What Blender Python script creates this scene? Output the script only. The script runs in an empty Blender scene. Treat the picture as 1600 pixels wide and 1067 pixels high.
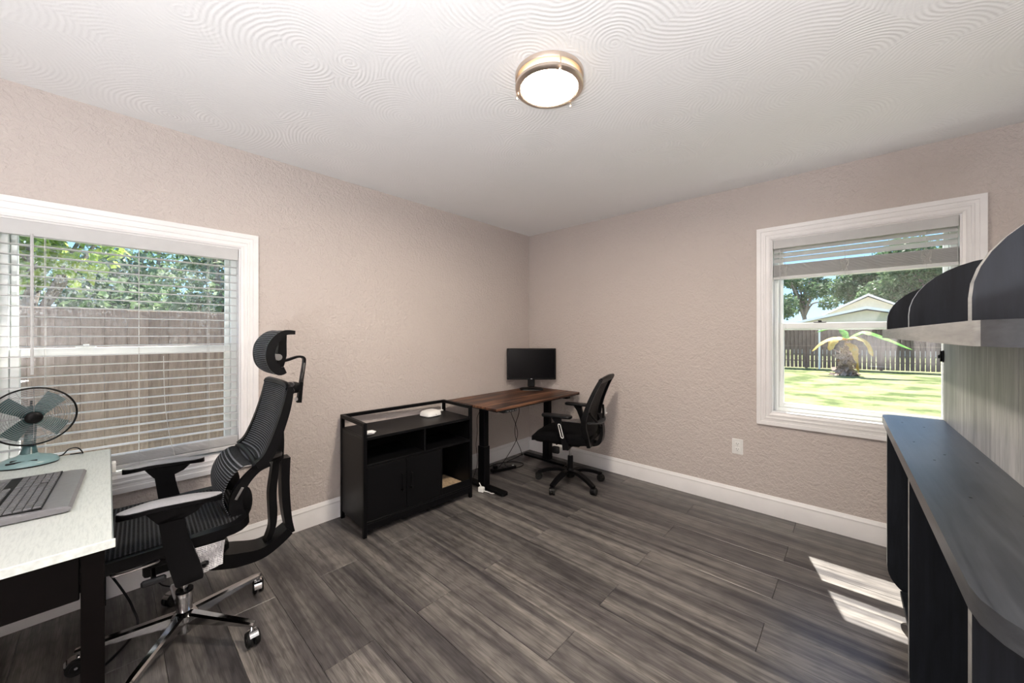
import bpy, bmesh, math, random
import numpy as np
from mathutils import Vector, Matrix
R = math.radians
random.seed(7); rng = np.random.RandomState(7)
scene = bpy.context.scene
COL = scene.collection

# ------------------------------------------------------------------ camera, sky, sun, exposure
CAM = (2.752, -3.281, 1.3187)
cam_d = bpy.data.cameras.new('camera'); cam = bpy.data.objects.new('camera', cam_d); COL.objects.link(cam)
cam.location = CAM
cam.rotation_euler = (R(90), 0, R(42.644))
cam_d.sensor_width = 36; cam_d.lens = 582.0/1600*36
cam_d.shift_y = -11.5/1600
cam_d.clip_start = 0.02; cam_d.clip_end = 300
scene.camera = cam

SKY = 1.0; SUN = 12.0; LAMP = 165.0
world = bpy.data.worlds.new('world'); scene.world = world; world.use_nodes = True
wn = world.node_tree; bg = wn.nodes['Background']
tc = wn.nodes.new('ShaderNodeTexCoord'); sp = wn.nodes.new('ShaderNodeSeparateXYZ'); wn.links.new(tc.outputs['Generated'], sp.inputs[0])
gr = wn.nodes.new('ShaderNodeValToRGB'); wn.links.new(sp.outputs[2], gr.inputs[0])
for k_, (p_, c_) in enumerate(((0.0, (.46, .66, .86, 1)), (.12, (.30, .56, .90, 1)), (.45, (.16, .38, .78, 1)), (1.0, (.08, .24, .60, 1)))):
    if k_ > 1: gr.color_ramp.elements.new(p_)
    gr.color_ramp.elements[k_].position = p_; gr.color_ramp.elements[k_].color = c_
cn = wn.nodes.new('ShaderNodeTexNoise'); cn.inputs['Scale'].default_value = 3.2; cn.inputs['Detail'].default_value = 6; wn.links.new(tc.outputs['Generated'], cn.inputs['Vector'])
cr_ = wn.nodes.new('ShaderNodeValToRGB'); cr_.color_ramp.elements[0].position = .52; cr_.color_ramp.elements[1].position = .66; wn.links.new(cn.outputs[0], cr_.inputs[0])
cm = wn.nodes.new('ShaderNodeMix'); cm.data_type = 'RGBA'; wn.links.new(cr_.outputs[0], cm.inputs[0]); wn.links.new(gr.outputs[0], cm.inputs[6]); cm.inputs[7].default_value = (1.0, 1.0, 1.0, 1)
wn.links.new(cm.outputs[2], bg.inputs[0]); bg.inputs[1].default_value = 1.1*SKY

sun_d = bpy.data.lights.new('sun', 'SUN'); sun_d.energy = SUN; sun_d.angle = R(0.5); sun_d.color = (1, .95, .86)
sun = bpy.data.objects.new('sun', sun_d); COL.objects.link(sun)
el = R(57.8)
sd = Vector((.31*math.cos(el), -.95*math.cos(el), -math.sin(el)))
sun.rotation_euler = sd.to_track_quat('-Z', 'Y').to_euler(); sun.location = (0, 12, 18)

# added fill lamp that brightens the room, behind the camera, aimed up at the ceiling
fl_d = bpy.data.lights.new('ceiling_fill', 'AREA'); fl_d.shape = 'DISK'; fl_d.size = .5; fl_d.energy = 60; fl_d.color = (.95, .97, 1)
fill_light = bpy.data.objects.new('ceiling_fill', fl_d); COL.objects.link(fill_light)
fill_light.location = (3.00, -4.05, .85); fill_light.rotation_euler = Vector((.02, -.06, 1)).to_track_quat('-Z', 'Y').to_euler()

vs = scene.view_settings
scene.display_settings.display_device = 'sRGB'
vs.view_transform = 'Standard'; vs.look = 'None'; vs.gamma = 1.0; vs.use_curve_mapping = False
vs.exposure = 1.05

# ------------------------------------------------------------------ materials
def lin(c):
    if isinstance(c, str):
        c = [int(c[i:i+2], 16)/255 for i in (0, 2, 4)]
        c = [x/12.92 if x <= .04045 else ((x+.055)/1.055)**2.4 for x in c]
    return (c[0], c[1], c[2], 1)
class NT:
    def __init__(s, name):
        s.m = bpy.data.materials.new(name); s.m.use_nodes = True
        s.t = s.m.node_tree; s.b = s.t.nodes['Principled BSDF']; s.out = s.t.nodes['Material Output']
    def n(s, typ, **kw):
        nd = s.t.nodes.new(typ)
        for k, v in kw.items():
            if k.startswith('i_'):
                key = k[2:]
                key = int(key) if key.isdigit() else key.replace('_', ' ')
                nd.inputs[key].default_value = v
            else: setattr(nd, k, v)
        return nd
    def l(s, a, b): s.t.links.new(a, b)
    def coord(s, scale=(1,1,1), kind='Object', rot=(0,0,0)):
        tc = s.n('ShaderNodeTexCoord'); mp = s.n('ShaderNodeMapping')
        mp.inputs['Scale'].default_value = scale; mp.inputs['Rotation'].default_value = rot
        s.l(tc.outputs[kind], mp.inputs[0]); return mp.outputs[0]
    def noise(s, vec, scale, detail=3, rough=.5, dist=0, dim='3D'):
        nd = s.n('ShaderNodeTexNoise'); nd.noise_dimensions = dim
        s.l(vec, nd.inputs['Vector']); nd.inputs['Scale'].default_value = scale
        nd.inputs['Detail'].default_value = detail; nd.inputs['Roughness'].default_value = rough
        nd.inputs['Distortion'].default_value = dist
        return nd
    def ramp(s, fac, stops):
        nd = s.n('ShaderNodeValToRGB'); e = nd.color_ramp.elements
        while len(e) < len(stops): e.new(.5)
        for k, (p, c) in enumerate(stops):
            e[k].position = p; e[k].color = lin(c) if not isinstance(c, float) else (c, c, c, 1)
        s.l(fac, nd.inputs[0]); return nd.outputs[0]
    def math(s, op, a, b=None):
        nd = s.n('ShaderNodeMath', operation=op)
        for k, v in enumerate((a, b)):
            if v is None: continue
            if isinstance(v, (int, float)): nd.inputs[k].default_value = v
            else: s.l(v, nd.inputs[k])
        return nd.outputs[0]
    def mix(s, fac, a, b, mode='MIX'):
        nd = s.n('ShaderNodeMix', data_type='RGBA', blend_type=mode)
        for k, v in ((0, fac), (6, a), (7, b)):
            if isinstance(v, (int, float)): nd.inputs[k].default_value = v
            elif isinstance(v, (tuple, list, str)): nd.inputs[k].default_value = lin(v)
            else: s.l(v, nd.inputs[k])
        return nd.outputs[2]
    def bump(s, h, strength=.3, dist=.01):
        nd = s.n('ShaderNodeBump'); nd.inputs['Strength'].default_value = strength
        nd.inputs['Distance'].default_value = dist
        s.l(h, nd.inputs['Height']); s.l(nd.outputs[0], s.b.inputs['Normal']); return nd
    def set(s, color=None, rough=None, metal=None, spec=None, coat=None, emit=None, estr=None, alpha=None):
        I = s.b.inputs
        def put(k, v):
            if v is None: return
            if isinstance(v, (int, float)): I[k].default_value = v
            elif isinstance(v, (tuple, list, str)): I[k].default_value = lin(v)
            else: s.l(v, I[k])
        put('Base Color', color); put('Roughness', rough); put('Metallic', metal); put('Specular IOR Level', spec)
        put('Coat Weight', coat); put('Emission Color', emit); put('Emission Strength', estr); put('Alpha', alpha)
        return s.m

def simple(name, color, rough=.5, metal=0, spec=.5, nscale=60, namt=.12, bump=0, coat=None):
    """a plain finish with slight procedural mottling and optional fine relief"""
    t = NT(name); v = t.coord()
    nz = t.noise(v, nscale, 3)
    c = lin(color)[:3]
    a = tuple(x*(1-namt) for x in c); b = tuple(min(1, x*(1+namt)) for x in c)
    nd = t.ramp(nz.outputs[0], [(.3, a), (.7, b)])
    if bump: t.bump(nz.outputs[0], bump, .002)
    return t.set(color=nd, rough=rough, metal=metal, spec=spec, coat=coat)

M = {}
# painted knock-down wall
def wall_mat():
    t = NT('wall_paint'); v = t.coord()
    a = t.noise(v, 55, 4, .55, .4); b = t.noise(v, 18, 3, .6, .8)
    big = t.noise(v, 1.2, 2)
    ra = t.ramp(a.outputs[0], [(.42, 0.0), (.58, 1.0)]); rb = t.ramp(b.outputs[0], [(.46, 0.0), (.56, 1.0)])
    h = t.math('ADD', t.math('MULTIPLY', ra, .5), t.math('MULTIPLY', rb, .5))
    t.bump(h, .6, .006)
    c = t.mix(big.outputs[0], (.545, .485, .455), (.585, .525, .49))
    return t.set(color=c, rough=.62, spec=.3)
M['wall'] = wall_mat()
# combed swirl plaster
def ceil_mat():
    t = NT('swirl_ceiling'); v = t.coord()
    def swirl(scale, off, freq):
        mp = t.n('ShaderNodeMapping'); t.l(v, mp.inputs[0]); mp.inputs['Location'].default_value = off
        wob = t.noise(mp.outputs[0], 3.0, 2)
        w2 = t.mix(.06, mp.outputs[0], wob.outputs[1], 'ADD')
        vo = t.n('ShaderNodeTexVoronoi', voronoi_dimensions='2D', feature='F1'); t.l(w2, vo.inputs['Vector'])
        vo.inputs['Scale'].default_value = scale; vo.inputs['Randomness'].default_value = 1
        d = vo.outputs['Distance']
        s = t.math('SINE', t.math('MULTIPLY', d, freq))
        return s, vo.outputs['Color']
    s1, c1 = swirl(2.4, (0, 0, 0), 150); s2, c2 = swirl(2.0, (3.3, 1.7, 0), 170)
    msk = t.ramp(t.noise(v, 2.4, 2).outputs[0], [(.47, 0.0), (.53, 1.0)])
    s = t.mix(msk, s1, s2)
    fine = t.noise(v, 90, 3)
    amp = t.ramp(t.noise(v, 1.7, 2).outputs[0], [(.35, .25), (.65, 1.0)])
    h = t.math('ADD', t.math('MULTIPLY', s, t.math('MULTIPLY', amp, .5)), t.math('MULTIPLY', fine.outputs[0], .7))
    t.bump(h, .5, .0024)
    return t.set(color=(.87, .87, .875), rough=.7, spec=.2)
M['ceiling'] = ceil_mat()
M['trim'] = simple('white_trim_paint', (.80, .79, .79), .35, nscale=8, namt=.03)
M['vinyl'] = simple('white_vinyl', (.86, .90, .885), .3, nscale=8, namt=.02)
def blind_mat():
    t = NT('blind_slat_white'); v = t.coord(); nz = t.noise(v, 15, 2)
    c = t.ramp(nz.outputs[0], [(.3, (.72, .72, .72)), (.7, (.76, .76, .76))])
    t.set(color=c, rough=.42); tl = t.n('ShaderNodeBsdfTranslucent'); t.l(c, tl.inputs[0]); mx = t.n('ShaderNodeMixShader'); mx.inputs[0].default_value = .34
    t.l(t.b.outputs[0], mx.inputs[1]); t.l(tl.outputs[0], mx.inputs[2]); t.l(mx.outputs[0], t.out.inputs[0]); return t.m
M['blind'] = blind_mat()
M['cord'] = simple('blind_cord', (.6, .6, .58), .8)
# grey laminate plank
def plank_mat():
    t = NT('grey_plank'); v = t.coord()
    oi = t.n('ShaderNodeObjectInfo'); rnd = oi.outputs['Random']
    off = t.n('ShaderNodeCombineXYZ'); t.l(t.math('MULTIPLY', rnd, 37.0), off.inputs[0]); t.l(t.math('MULTIPLY', rnd, 91.0), off.inputs[1])
    ad = t.n('ShaderNodeVectorMath', operation='ADD'); t.l(v, ad.inputs[0]); t.l(off.outputs[0], ad.inputs[1])
    def mp(s):
        m = t.n('ShaderNodeMapping'); m.inputs['Scale'].default_value = s; t.l(ad.outputs[0], m.inputs[0]); return m.outputs[0]
    broad = t.noise(mp((.9, 13, 1)), 1.0, 3, .55, .3)
    mid = t.noise(mp((2.2, 55, 1)), 1.0, 4, .6, .5)
    fine = t.noise(mp((9, 420, 1)), 1.0, 2, .6)
    # cathedral figure
    fig = t.n('ShaderNodeTexWave', wave_type='RINGS', rings_direction='Y'); t.l(mp((.9, 9, 1)), fig.inputs['Vector'])
    fig.inputs['Scale'].default_value = 3.0; fig.inputs['Distortion'].default_value = 7; fig.inputs['Detail'].default_value = 3
    fig.inputs['Detail Scale'].default_value = 1.2
    base = t.ramp(broad.outputs[0], [(.30, '39373a'), (.43, '575454'), (.55, '6f6c69'), (.68, '827e79')])
    dk = t.ramp(mid.outputs[0], [(.36, (.38, .37, .38)), (.56, (1, 1, 1))])
    c = t.mix(.75, base, dk, 'MULTIPLY')
    fr = t.ramp(fine.outputs[0], [(.38, (.5, .5, .5)), (.6, (1.12, 1.12, 1.12))])
    c = t.mix(.55, c, fr, 'MULTIPLY')
    fg = t.ramp(fig.outputs[0], [(0.0, (.58, .57, .57)), (.45, (1, 1, 1))])
    c = t.mix(.45, c, fg, 'MULTIPLY')
    tone = t.ramp(rnd, [(0.0, (.80, .79, .79)), (1.0, (1.14, 1.12, 1.10))])
    c = t.mix(1.0, c, tone, 'MULTIPLY')
    h = t.math('ADD', fine.outputs[0], t.math('MULTIPLY', mid.outputs[0], .6))
    t.bump(h, .18, .001)
    rg = t.math('ADD', t.math('MULTIPLY', mid.outputs[0], .14), .27)
    return t.set(color=c, rough=rg, spec=.5)
M['plank'] = plank_mat()
M['subfloor'] = simple('subfloor_dark', (.02, .019, .018), .9)
M['black'] = simple('black_laminate', (.0028, .0028, .0034), .42, spec=.2, nscale=90, namt=.2, bump=.05)
M['blackmetal'] = simple('black_powder_coat', (.0022, .0022, .0028), .48, spec=.16, nscale=200, namt=.15, bump=.08)
M['blackplastic'] = simple('black_plastic', (.0024, .0024, .003), .42, spec=.2, nscale=150, namt=.15, bump=.05)
M['darkgrey'] = simple('dark_grey_plastic', (.03, .031, .034), .45)
M['espresso'] = simple('espresso_desk_frame', (.0022, .0014, .0014), .42, spec=.14, nscale=30, namt=.25)
M['foam'] = simple('black_seat_fabric', (.0026, .0026, .0032), .95, spec=.1, nscale=500, namt=.4, bump=.2)
M['rubber'] = simple('black_rubber', (.005, .005, .005), .6, spec=.3)
M['armpad'] = simple('grey_arm_pad', (.30, .30, .32), .36, nscale=200, namt=.08, bump=.06)
M['white'] = simple('white_plastic', (.78, .78, .76), .35, namt=.03)
M['paperwhite'] = simple('crumpled_paper', (.8, .8, .8), .8, nscale=40, namt=.05)
def metal(name, col, rough):
    t = NT(name); v = t.coord((1, 1, 30)); nz = t.noise(v, 20, 2)
    r = t.math('ADD', t.math('MULTIPLY', nz.outputs[0], .08), rough)
    return t.set(color=col, rough=r, metal=1.0)
M['chrome'] = metal('chrome', (.62, .62, .63), .06)
M['nickel'] = metal('brushed_nickel', (.70, .60, .52), .34)
M['steel'] = metal('steel', (.55, .55, .56), .25)
def walnut():
    t = NT('walnut_desktop'); v = t.coord((22, 1.1, 1)); w = t.coord((150, 4, 1))
    a = t.noise(v, 1.0, 4, .6, .6); b = t.noise(w, 1.0, 2, .6)
    pl = t.n('ShaderNodeTexBrick')
    c = t.ramp(a.outputs[0], [(.38, '1a100c'), (.46, '432a1f'), (.53, '5c3c2c'), (.64, '8a6349')])
    f = t.ramp(b.outputs[0], [(.4, (.7, .7, .7)), (.6, (1, 1, 1))])
    t.t.nodes.remove(pl)
    return t.set(color=t.mix(.6, c, f, 'MULTIPLY'), rough=.42, spec=.4)
M['walnut'] = walnut()
# stained charcoal pine, brushed
def stained(name, dark, light, bias, kind='Z', rough=.42):
    t = NT(name)
    sc = {'Z': (9, 9, .7), 'Y': (9, .6, 9), 'X': (.6, 9, 9)}[kind]
    v = t.coord(sc); a = t.noise(v, 4, 4, .6, .8)
    sc2 = tuple(x*9 for x in sc); b = t.noise(t.coord(sc2), 2, 3, .6)
    big = t.noise(t.coord((2.5, 2.5, 1.3)), 1.0, 3, .6)
    c = t.ramp(a.outputs[0], [(.3, dark), (.7, light)])
    st = t.ramp(big.outputs[0], [(.40, (.62, .62, .62)), (.62, (1.05, 1.05, 1.05))])
    c = t.mix(bias, c, st, 'MULTIPLY')
    f = t.ramp(b.outputs[0], [(.35, (.72, .72, .72)), (.6, (1, 1, 1))])
    c = t.mix(.6, c, f, 'MULTIPLY')
    t.bump(b.outputs[0], .18, .001)
    return t.set(color=c, rough=rough, spec=.2 if 'pine' in name else .85, coat=0.0)
M['stain_dark'] = stained('charcoal_stained_pine', (.006, .0075, .011), (.014, .017, .023), .4, 'Z', .5)
M['stain_top'] = stained('charcoal_worktop', (.026, .029, .034), (.062, .067, .076), .7, 'Y', .36)
M['stain_edge'] = stained('pale_edge', (.16, .16, .16), (.36, .36, .35), .5, 'Y', .42)  # paler grey for the shelf and divider edges
M['stain_panel'] = stained('grey_washed_panel', (.26, .265, .27), (.50, .505, .51), .85, 'Z', .5)
M['ply'] = simple('raw_fibreboard', (.42, .31, .20), .8, nscale=80, namt=.3, bump=.2)
def glass_mat(name, haze=0.0, tint=(1, 1, 1)):
    t = NT(name); t.t.nodes.remove(t.b)
    tr = t.n('ShaderNodeBsdfTransparent'); tr.inputs[0].default_value = (*[x*.97 for x in tint], 1)
    gl = t.n('ShaderNodeBsdfGlossy'); gl.inputs['Roughness'].default_value = .02
    lw = t.n('ShaderNodeLayerWeight'); lw.inputs['Blend'].default_value = .5
    fr = t.math('ADD', t.math('MULTIPLY', t.math('POWER', lw.outputs['Facing'], 5.0), .6), .025)
    mx = t.n('ShaderNodeMixShader'); t.l(fr, mx.inputs[0]); t.l(tr.outputs[0], mx.inputs[1]); t.l(gl.outputs[0], mx.inputs[2])
    res = mx.outputs[0]
    if haze:
        df = t.n('ShaderNodeBsdfTranslucent'); df.inputs[0].default_value = (.85, .85, .85, 1)
        v = t.coord(); nz = t.noise(v, 60, 5, .7, 1.5); b = t.noise(v, 2.0, 2)
        f = t.math('MULTIPLY', t.ramp(nz.outputs[0], [(.48, 0.0), (.68, 1.0)]), t.math('MULTIPLY', t.ramp(b.outputs[0], [(.35, .2), (.6, 1.0)]), haze))
        m2 = t.n('ShaderNodeMixShader'); t.l(f, m2.inputs[0]); t.l(res, m2.inputs[1]); t.l(df.outputs[0], m2.inputs[2]); res = m2.outputs[0]
    t.l(res, t.out.inputs[0]); return t.m
M['glass'] = glass_mat('window_glass'); M['glass_dusty'] = glass_mat('dusty_window_glass', .35)
M['glass_teal'] = glass_mat('glass_edge_teal', 0, (.62, .86, .82))
def mesh_fabric(name, scale, axis, ca, cb, hole):
    t = NT(name)
    v = t.coord(); sx = t.n('ShaderNodeSeparateXYZ'); t.l(v, sx.inputs[0])
    c = sx.outputs[axis]; s = t.math('SINE', t.math('MULTIPLY', c, scale))
    o = sx.outputs[0 if axis else 1]; s2 = t.math('SINE', t.math('MULTIPLY', o, scale*1.7))
    r = t.ramp(s, [(.35, ca), (.75, cb)])
    nz = t.noise(v, 30, 2)
    r = t.mix(t.math('MULTIPLY', nz.outputs[0], .5), r, (ca[0]*.7, ca[1]*.7, ca[2]*.7))
    tr = t.n('ShaderNodeBsdfTransparent'); mx = t.n('ShaderNodeMixShader')
    f = t.math('MULTIPLY', t.math('LESS_THAN', t.math('ADD', s, s2), -.6), hole)
    t.set(color=r, rough=.7, spec=.3); t.bump(s, .4, .001)
    t.l(f, mx.inputs[0]); t.l(t.b.outputs[0], mx.inputs[1]); t.l(tr.outputs[0], mx.inputs[2]); t.l(mx.outputs[0], t.out.inputs[0])
    return t.m
M['mesh_back'] = mesh_fabric('chair_mesh_back', 700, 2, (.006, .007, .009), (.19, .197, .22), .35)
M['mesh_seat'] = mesh_fabric('chair_mesh_seat', 500, 1, (.005, .005, .006), (.040, .041, .047), .25)
M['mesh_black'] = mesh_fabric('chair_mesh_black', 600, 2, (.003, .003, .004), (.010, .010, .012), .45)
def frosted():
    t = NT('lit_opal_glass'); return t.set(color=(.9, .85, .75), rough=.4, emit=(1.0, .87, .72), estr=LAMP)
M['opal'] = frosted()
def opal_side():
    t = NT('lit_opal_side'); return t.set(color=(.9, .85, .75), rough=.4, emit=(1.0, .80, .50), estr=1.2)
M['opal_side'] = opal_side()
def tabletop():
    t = NT('white_desk_top'); v = t.coord((4, 30, 4)); a = t.noise(v, 6, 4, .6, .5)
    c = t.ramp(a.outputs[0], [(.35, (.50, .535, .52)), (.55, (.59, .625, .605))])
    return t.set(color=c, rough=.32, spec=.5)
M['desk_white'] = tabletop()
M['desk_edge'] = simple('desk_edge_band', (.78, .84, .80), .3)
M['teal'] = simple('teal_enamel', (.035, .085, .09), .32, nscale=50, namt=.1)
M['teal_light'] = simple('pale_teal_enamel', (.19, .30, .31), .28, nscale=50, namt=.06)
M['keys'] = simple('grey_keycap', (.11, .11, .118), .32, nscale=80, namt=.1)
M['kbody'] = simple('grey_keyboard_case', (.17, .17, .18), .28, nscale=60, namt=.08)
def tagpaper():
    t = NT('printed_tag'); v = t.coord((1, 1, 1)); sx = t.n('ShaderNodeSeparateXYZ'); t.l(v, sx.inputs[0])
    ln = t.math('LESS_THAN', t.math('SINE', t.math('MULTIPLY', sx.outputs[2], 950)), -.1)
    wd = t.ramp(t.noise(t.coord((1, 420, 60)), 1.0, 2).outputs[0], [(.42, 0.0), (.48, 1.0)])
    f = t.math('MULTIPLY', ln, wd)
    return t.set(color=t.mix(f, (.70, .69, .70), (.10, .10, .11)), rough=.75)
M['tag'] = tagpaper()
def grass():
    t = NT('lawn'); v = t.coord()
    a = t.noise(v, 1.1, 4, .6); b = t.noise(v, 14, 4, .7); c3 = t.noise(t.coord((1, 1, 1)), 60, 3, .7)
    c = t.ramp(a.outputs[0], [(.38, (.08, .11, .04)), (.48, (.19, .22, .10)), (.62, (.28, .285, .16))])  # broad darker patches stand in for tree shadows, painted into the grass colour
    d = t.ramp(b.outputs[0], [(.3, (.55, .6, .5)), (.7, (1.15, 1.1, 1.0))])
    c = t.mix(.7, c, d, 'MULTIPLY')
    e = t.ramp(c3.outputs[0], [(.3, (.7, .7, .7)), (.7, (1.15, 1.15, 1.15))])
    c = t.mix(.6, c, e, 'MULTIPLY')
    t.bump(b.outputs[0], .6, .06)
    return t.set(color=c, rough=.9, spec=.1)
M['grass'] = grass()
def fence_mat(name, a_, b_):
    t = NT(name); oi = t.n('ShaderNodeObjectInfo')
    v = t.coord((12, 12, 1.2)); a = t.noise(v, 3, 4, .65, .8)
    c = t.ramp(a.outputs[0], [(.3, a_), (.7, b_)])
    tone = t.ramp(oi.outputs['Random'], [(0.0, (.8, .8, .8)), (1.0, (1.15, 1.15, 1.15))])
    return t.set(color=t.mix(1.0, c, tone, 'MULTIPLY'), rough=.85, spec=.15)
M['fence_far'] = fence_mat('weathered_fence', (.15, .10, .08), (.30, .22, .17))
M['fence_near'] = fence_mat('weathered_fence_near', (.20, .14, .115), (.38, .29, .24))
def leaf_mat(name, cols, trans=.35):
    t = NT(name)
    v = t.coord(); nz = t.noise(v, 2.2, 3, .7)
    n2 = t.noise(v, 13, 2)
    f = t.math('ADD', t.math('MULTIPLY', nz.outputs[0], .5), t.math('MULTIPLY', n2.outputs[0], .5))
    c = t.ramp(f, [(.35, cols[0]), (.5, cols[1]), (.65, cols[2])])
    t.set(color=c, rough=.55, spec=.3)
    tl = t.n('ShaderNodeBsdfTranslucent'); t.l(c, tl.inputs[0]); mx = t.n('ShaderNodeMixShader'); mx.inputs[0].default_value = trans
    t.l(t.b.outputs[0], mx.inputs[1]); t.l(tl.outputs[0], mx.inputs[2]); t.l(mx.outputs[0], t.out.inputs[0])
    return t.m
M['leaf_oak'] = leaf_mat('oak_leaves', [(.04, .085, .045), (.10, .17, .08), (.24, .30, .17)])
M['leaf_bright'] = leaf_mat('bright_leaves', [(.12, .24, .04), (.32, .46, .09), (.62, .68, .20)], .5)
M['leaf_mid'] = leaf_mat('hedge_leaves', [(.06, .13, .06), (.18, .26, .15), (.50, .52, .42)], .4)
M['leaf_yellow'] = leaf_mat('yellowed_banana_leaf', [(.55, .36, .06), (.72, .50, .12), (.60, .55, .22)], .4)
M['leaf_green'] = leaf_mat('green_banana_leaf', [(.10, .30, .05), (.18, .42, .07), (.40, .60, .16)], .4)
M['bark'] = simple('bark', (.20, .17, .15), .9, nscale=12, namt=.4, bump=.5)
M['banana_bark'] = simple('dry_banana_stem', (.36, .27, .22), .9, nscale=20, namt=.5, bump=.6)
M['stucco'] = simple('cream_stucco', (.62, .58, .48), .9, nscale=5, namt=.05)
M['roof'] = simple('pale_shingle_roof', (.60, .59, .57), .8, nscale=5, namt=.1)
M['exterior'] = simple('exterior_render', (.6, .6, .57), .9)

# ------------------------------------------------------------------ mesh builder
def cr(pts, n=6, closed=False):
    """Catmull-Rom smoothing through points"""
    P = [Vector(p) for p in pts]; out = []
    m = len(P); rngk = range(m if closed else m-1)
    for i in rngk:
        if closed: p0, p1, p2, p3 = P[(i-1) % m], P[i], P[(i+1) % m], P[(i+2) % m]
        else: p0, p1, p2, p3 = P[max(i-1, 0)], P[i], P[i+1], P[min(i+2, m-1)]
        for k in range(n):
            t = k/n
            out.append(.5*((2*p1)+(p2-p0)*t+(2*p0-5*p1+4*p2-p3)*t*t+(3*p1-p0-3*p2+p3)*t**3))
    if not closed: out.append(P[-1])
    return out
def norm2(d):
    l = math.hypot(*d) or 1; return (d[0]/l, d[1]/l)
class MB:
    def __init__(s): s.v = []; s.f = []
    def add(s, vs_, fs_, M_=None):
        o = len(s.v)
        if M_ is not None: vs_ = [M_ @ Vector(p) for p in vs_]
        s.v += [tuple(p) for p in vs_]; s.f += [tuple(o+i for i in f) for f in fs_]; return s
    def box(s, c, size, bev=0, rot=None, seg=1):
        bm = bmesh.new(); bmesh.ops.create_cube(bm, size=1)
        for v in bm.verts: v.co = Vector((v.co.x*size[0], v.co.y*size[1], v.co.z*size[2]))
        if bev: bmesh.ops.bevel(bm, geom=bm.edges[:], offset=min(bev, min(size)*.49), segments=seg, affect='EDGES', profile=.5)
        M_ = Matrix.Translation(c) @ (rot.to_4x4() if rot is not None else Matrix.Identity(4))
        bm.verts.index_update()
        s.add([v.co for v in bm.verts], [[v.index for v in f.verts] for f in bm.faces], M_); bm.free(); return s
    def b2(s, a, b, bev=0, seg=1):
        return s.box([(x+y)/2 for x, y in zip(a, b)], [abs(y-x) for x, y in zip(a, b)], bev, None, seg)
    def tube(s, pts, r, n=8, closed=False, up=(0, 0, 1), flat=None):
        """r: radius or list; flat=(w,t) sweeps a flat strap instead"""
        P = [Vector(p) for p in pts]; m = len(P); rings = []
        prev = None
        for i in range(m):
            a = P[i-1] if (closed or i > 0) else P[i]; b = P[(i+1) % m] if (closed or i < m-1) else P[i]
            d = (b-a).normalized() if (b-a).length > 1e-9 else Vector((0, 0, 1))
            if prev is None:
                u = Vector(up); u = u-d*u.dot(d)
                if u.length < 1e-4: u = Vector((1, 0, 0)); u = u-d*u.dot(d)
            else:
                u = prev-d*prev.dot(d)
            u.normalize(); prev = u; w = d.cross(u)
            rr = r[i] if isinstance(r, (list, tuple)) else r
            ring = []
            if flat:
                fw, ft = flat
                fw = fw[i] if isinstance(fw, (list, tuple)) else fw
                for sx, sy in ((-1, -1), (1, -1), (1, 1), (-1, 1)):
                    ring.append(P[i]+w*(sx*fw/2)+u*(sy*ft/2))
            else:
                for k in range(n):
                    a_ = 2*math.pi*k/n; ring.append(P[i]+(u*math.cos(a_)+w*math.sin(a_))*rr)
            rings.append(ring)
        n_ = 4 if flat else n
        vs_ = [p for rg in rings for p in rg]; fs = []
        for i in range(m if closed else m-1):
            j = (i+1) % m
            for k in range(n_):
                fs.append((i*n_+k, i*n_+(k+1) % n_, j*n_+(k+1) % n_, j*n_+k))
        if not closed:
            fs.append(tuple(range(n_))[::-1]); fs.append(tuple((m-1)*n_+k for k in range(n_)))
        return s.add(vs_, fs)
    def cyl(s, a, b, r0, r1=None, n=16):
        r1 = r0 if r1 is None else r1
        return s.tube([a, b], [r0, r1], n)
    def lathe(s, prof, c=(0, 0, 0), n=24, rot=None, closed=False):
        vs_ = []; fs = []; m = len(prof)
        for k in range(n):
            a = 2*math.pi*k/n
            for r_, z in prof: vs_.append((r_*math.cos(a), r_*math.sin(a), z))
        for k in range(n):
            j = (k+1) % n
            for i in range(m if closed else m-1):
                i2 = (i+1) % m
                fs.append((k*m+i, j*m+i, j*m+i2, k*m+i2))
        if not closed:
            if prof[0][0] > 1e-6: fs.append(tuple(k*m for k in range(n))[::-1])
            if prof[-1][0] > 1e-6: fs.append(tuple(k*m+m-1 for k in range(n)))
        M_ = Matrix.Translation(c) @ (rot.to_4x4() if rot is not None else Matrix.Identity(4))
        return s.add(vs_, fs, M_)
    def prism(s, poly, axis, a0, a1):
        """poly 2D in the two remaining axes (in order), extruded along axis"""
        n = len(poly)
        def mk(p, a):
            q = [0, 0, 0]; o = [i for i in range(3) if i != axis]; q[o[0]] = p[0]; q[o[1]] = p[1]; q[axis] = a; return q
        vs_ = [mk(p, a0) for p in poly]+[mk(p, a1) for p in poly]
        fs = [tuple(range(n))[::-1], tuple(range(n, 2*n))]+[(i, (i+1) % n, n+(i+1) % n, n+i) for i in range(n)]
        return s.add(vs_, fs)
    def sweepx(s, yz, t, x0, x1):
        """profile line in the y-z plane, thickness t, extruded along x (t, x0, x1 may be lists)"""
        m = len(yz); L = []; 
        g = lambda q, i: q[i] if isinstance(q, (list, tuple)) else q
        for i in range(m):
            a = yz[max(i-1, 0)]; b = yz[min(i+1, m-1)]; d = norm2((b[0]-a[0], b[1]-a[1])); nn = (-d[1], d[0])
            h = g(t, i)/2
            L.append(((yz[i][0]+nn[0]*h, yz[i][1]+nn[1]*h), (yz[i][0]-nn[0]*h, yz[i][1]-nn[1]*h)))
        vs_ = []
        for i in range(m):
            X0, X1 = g(x0, i), g(x1, i); (p, q) = L[i]
            vs_ += [(X0, *p), (X1, *p), (X1, *q), (X0, *q)]
        fs = [(0, 1, 2, 3), tuple((m-1)*4+k for k in (3, 2, 1, 0))]
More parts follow.
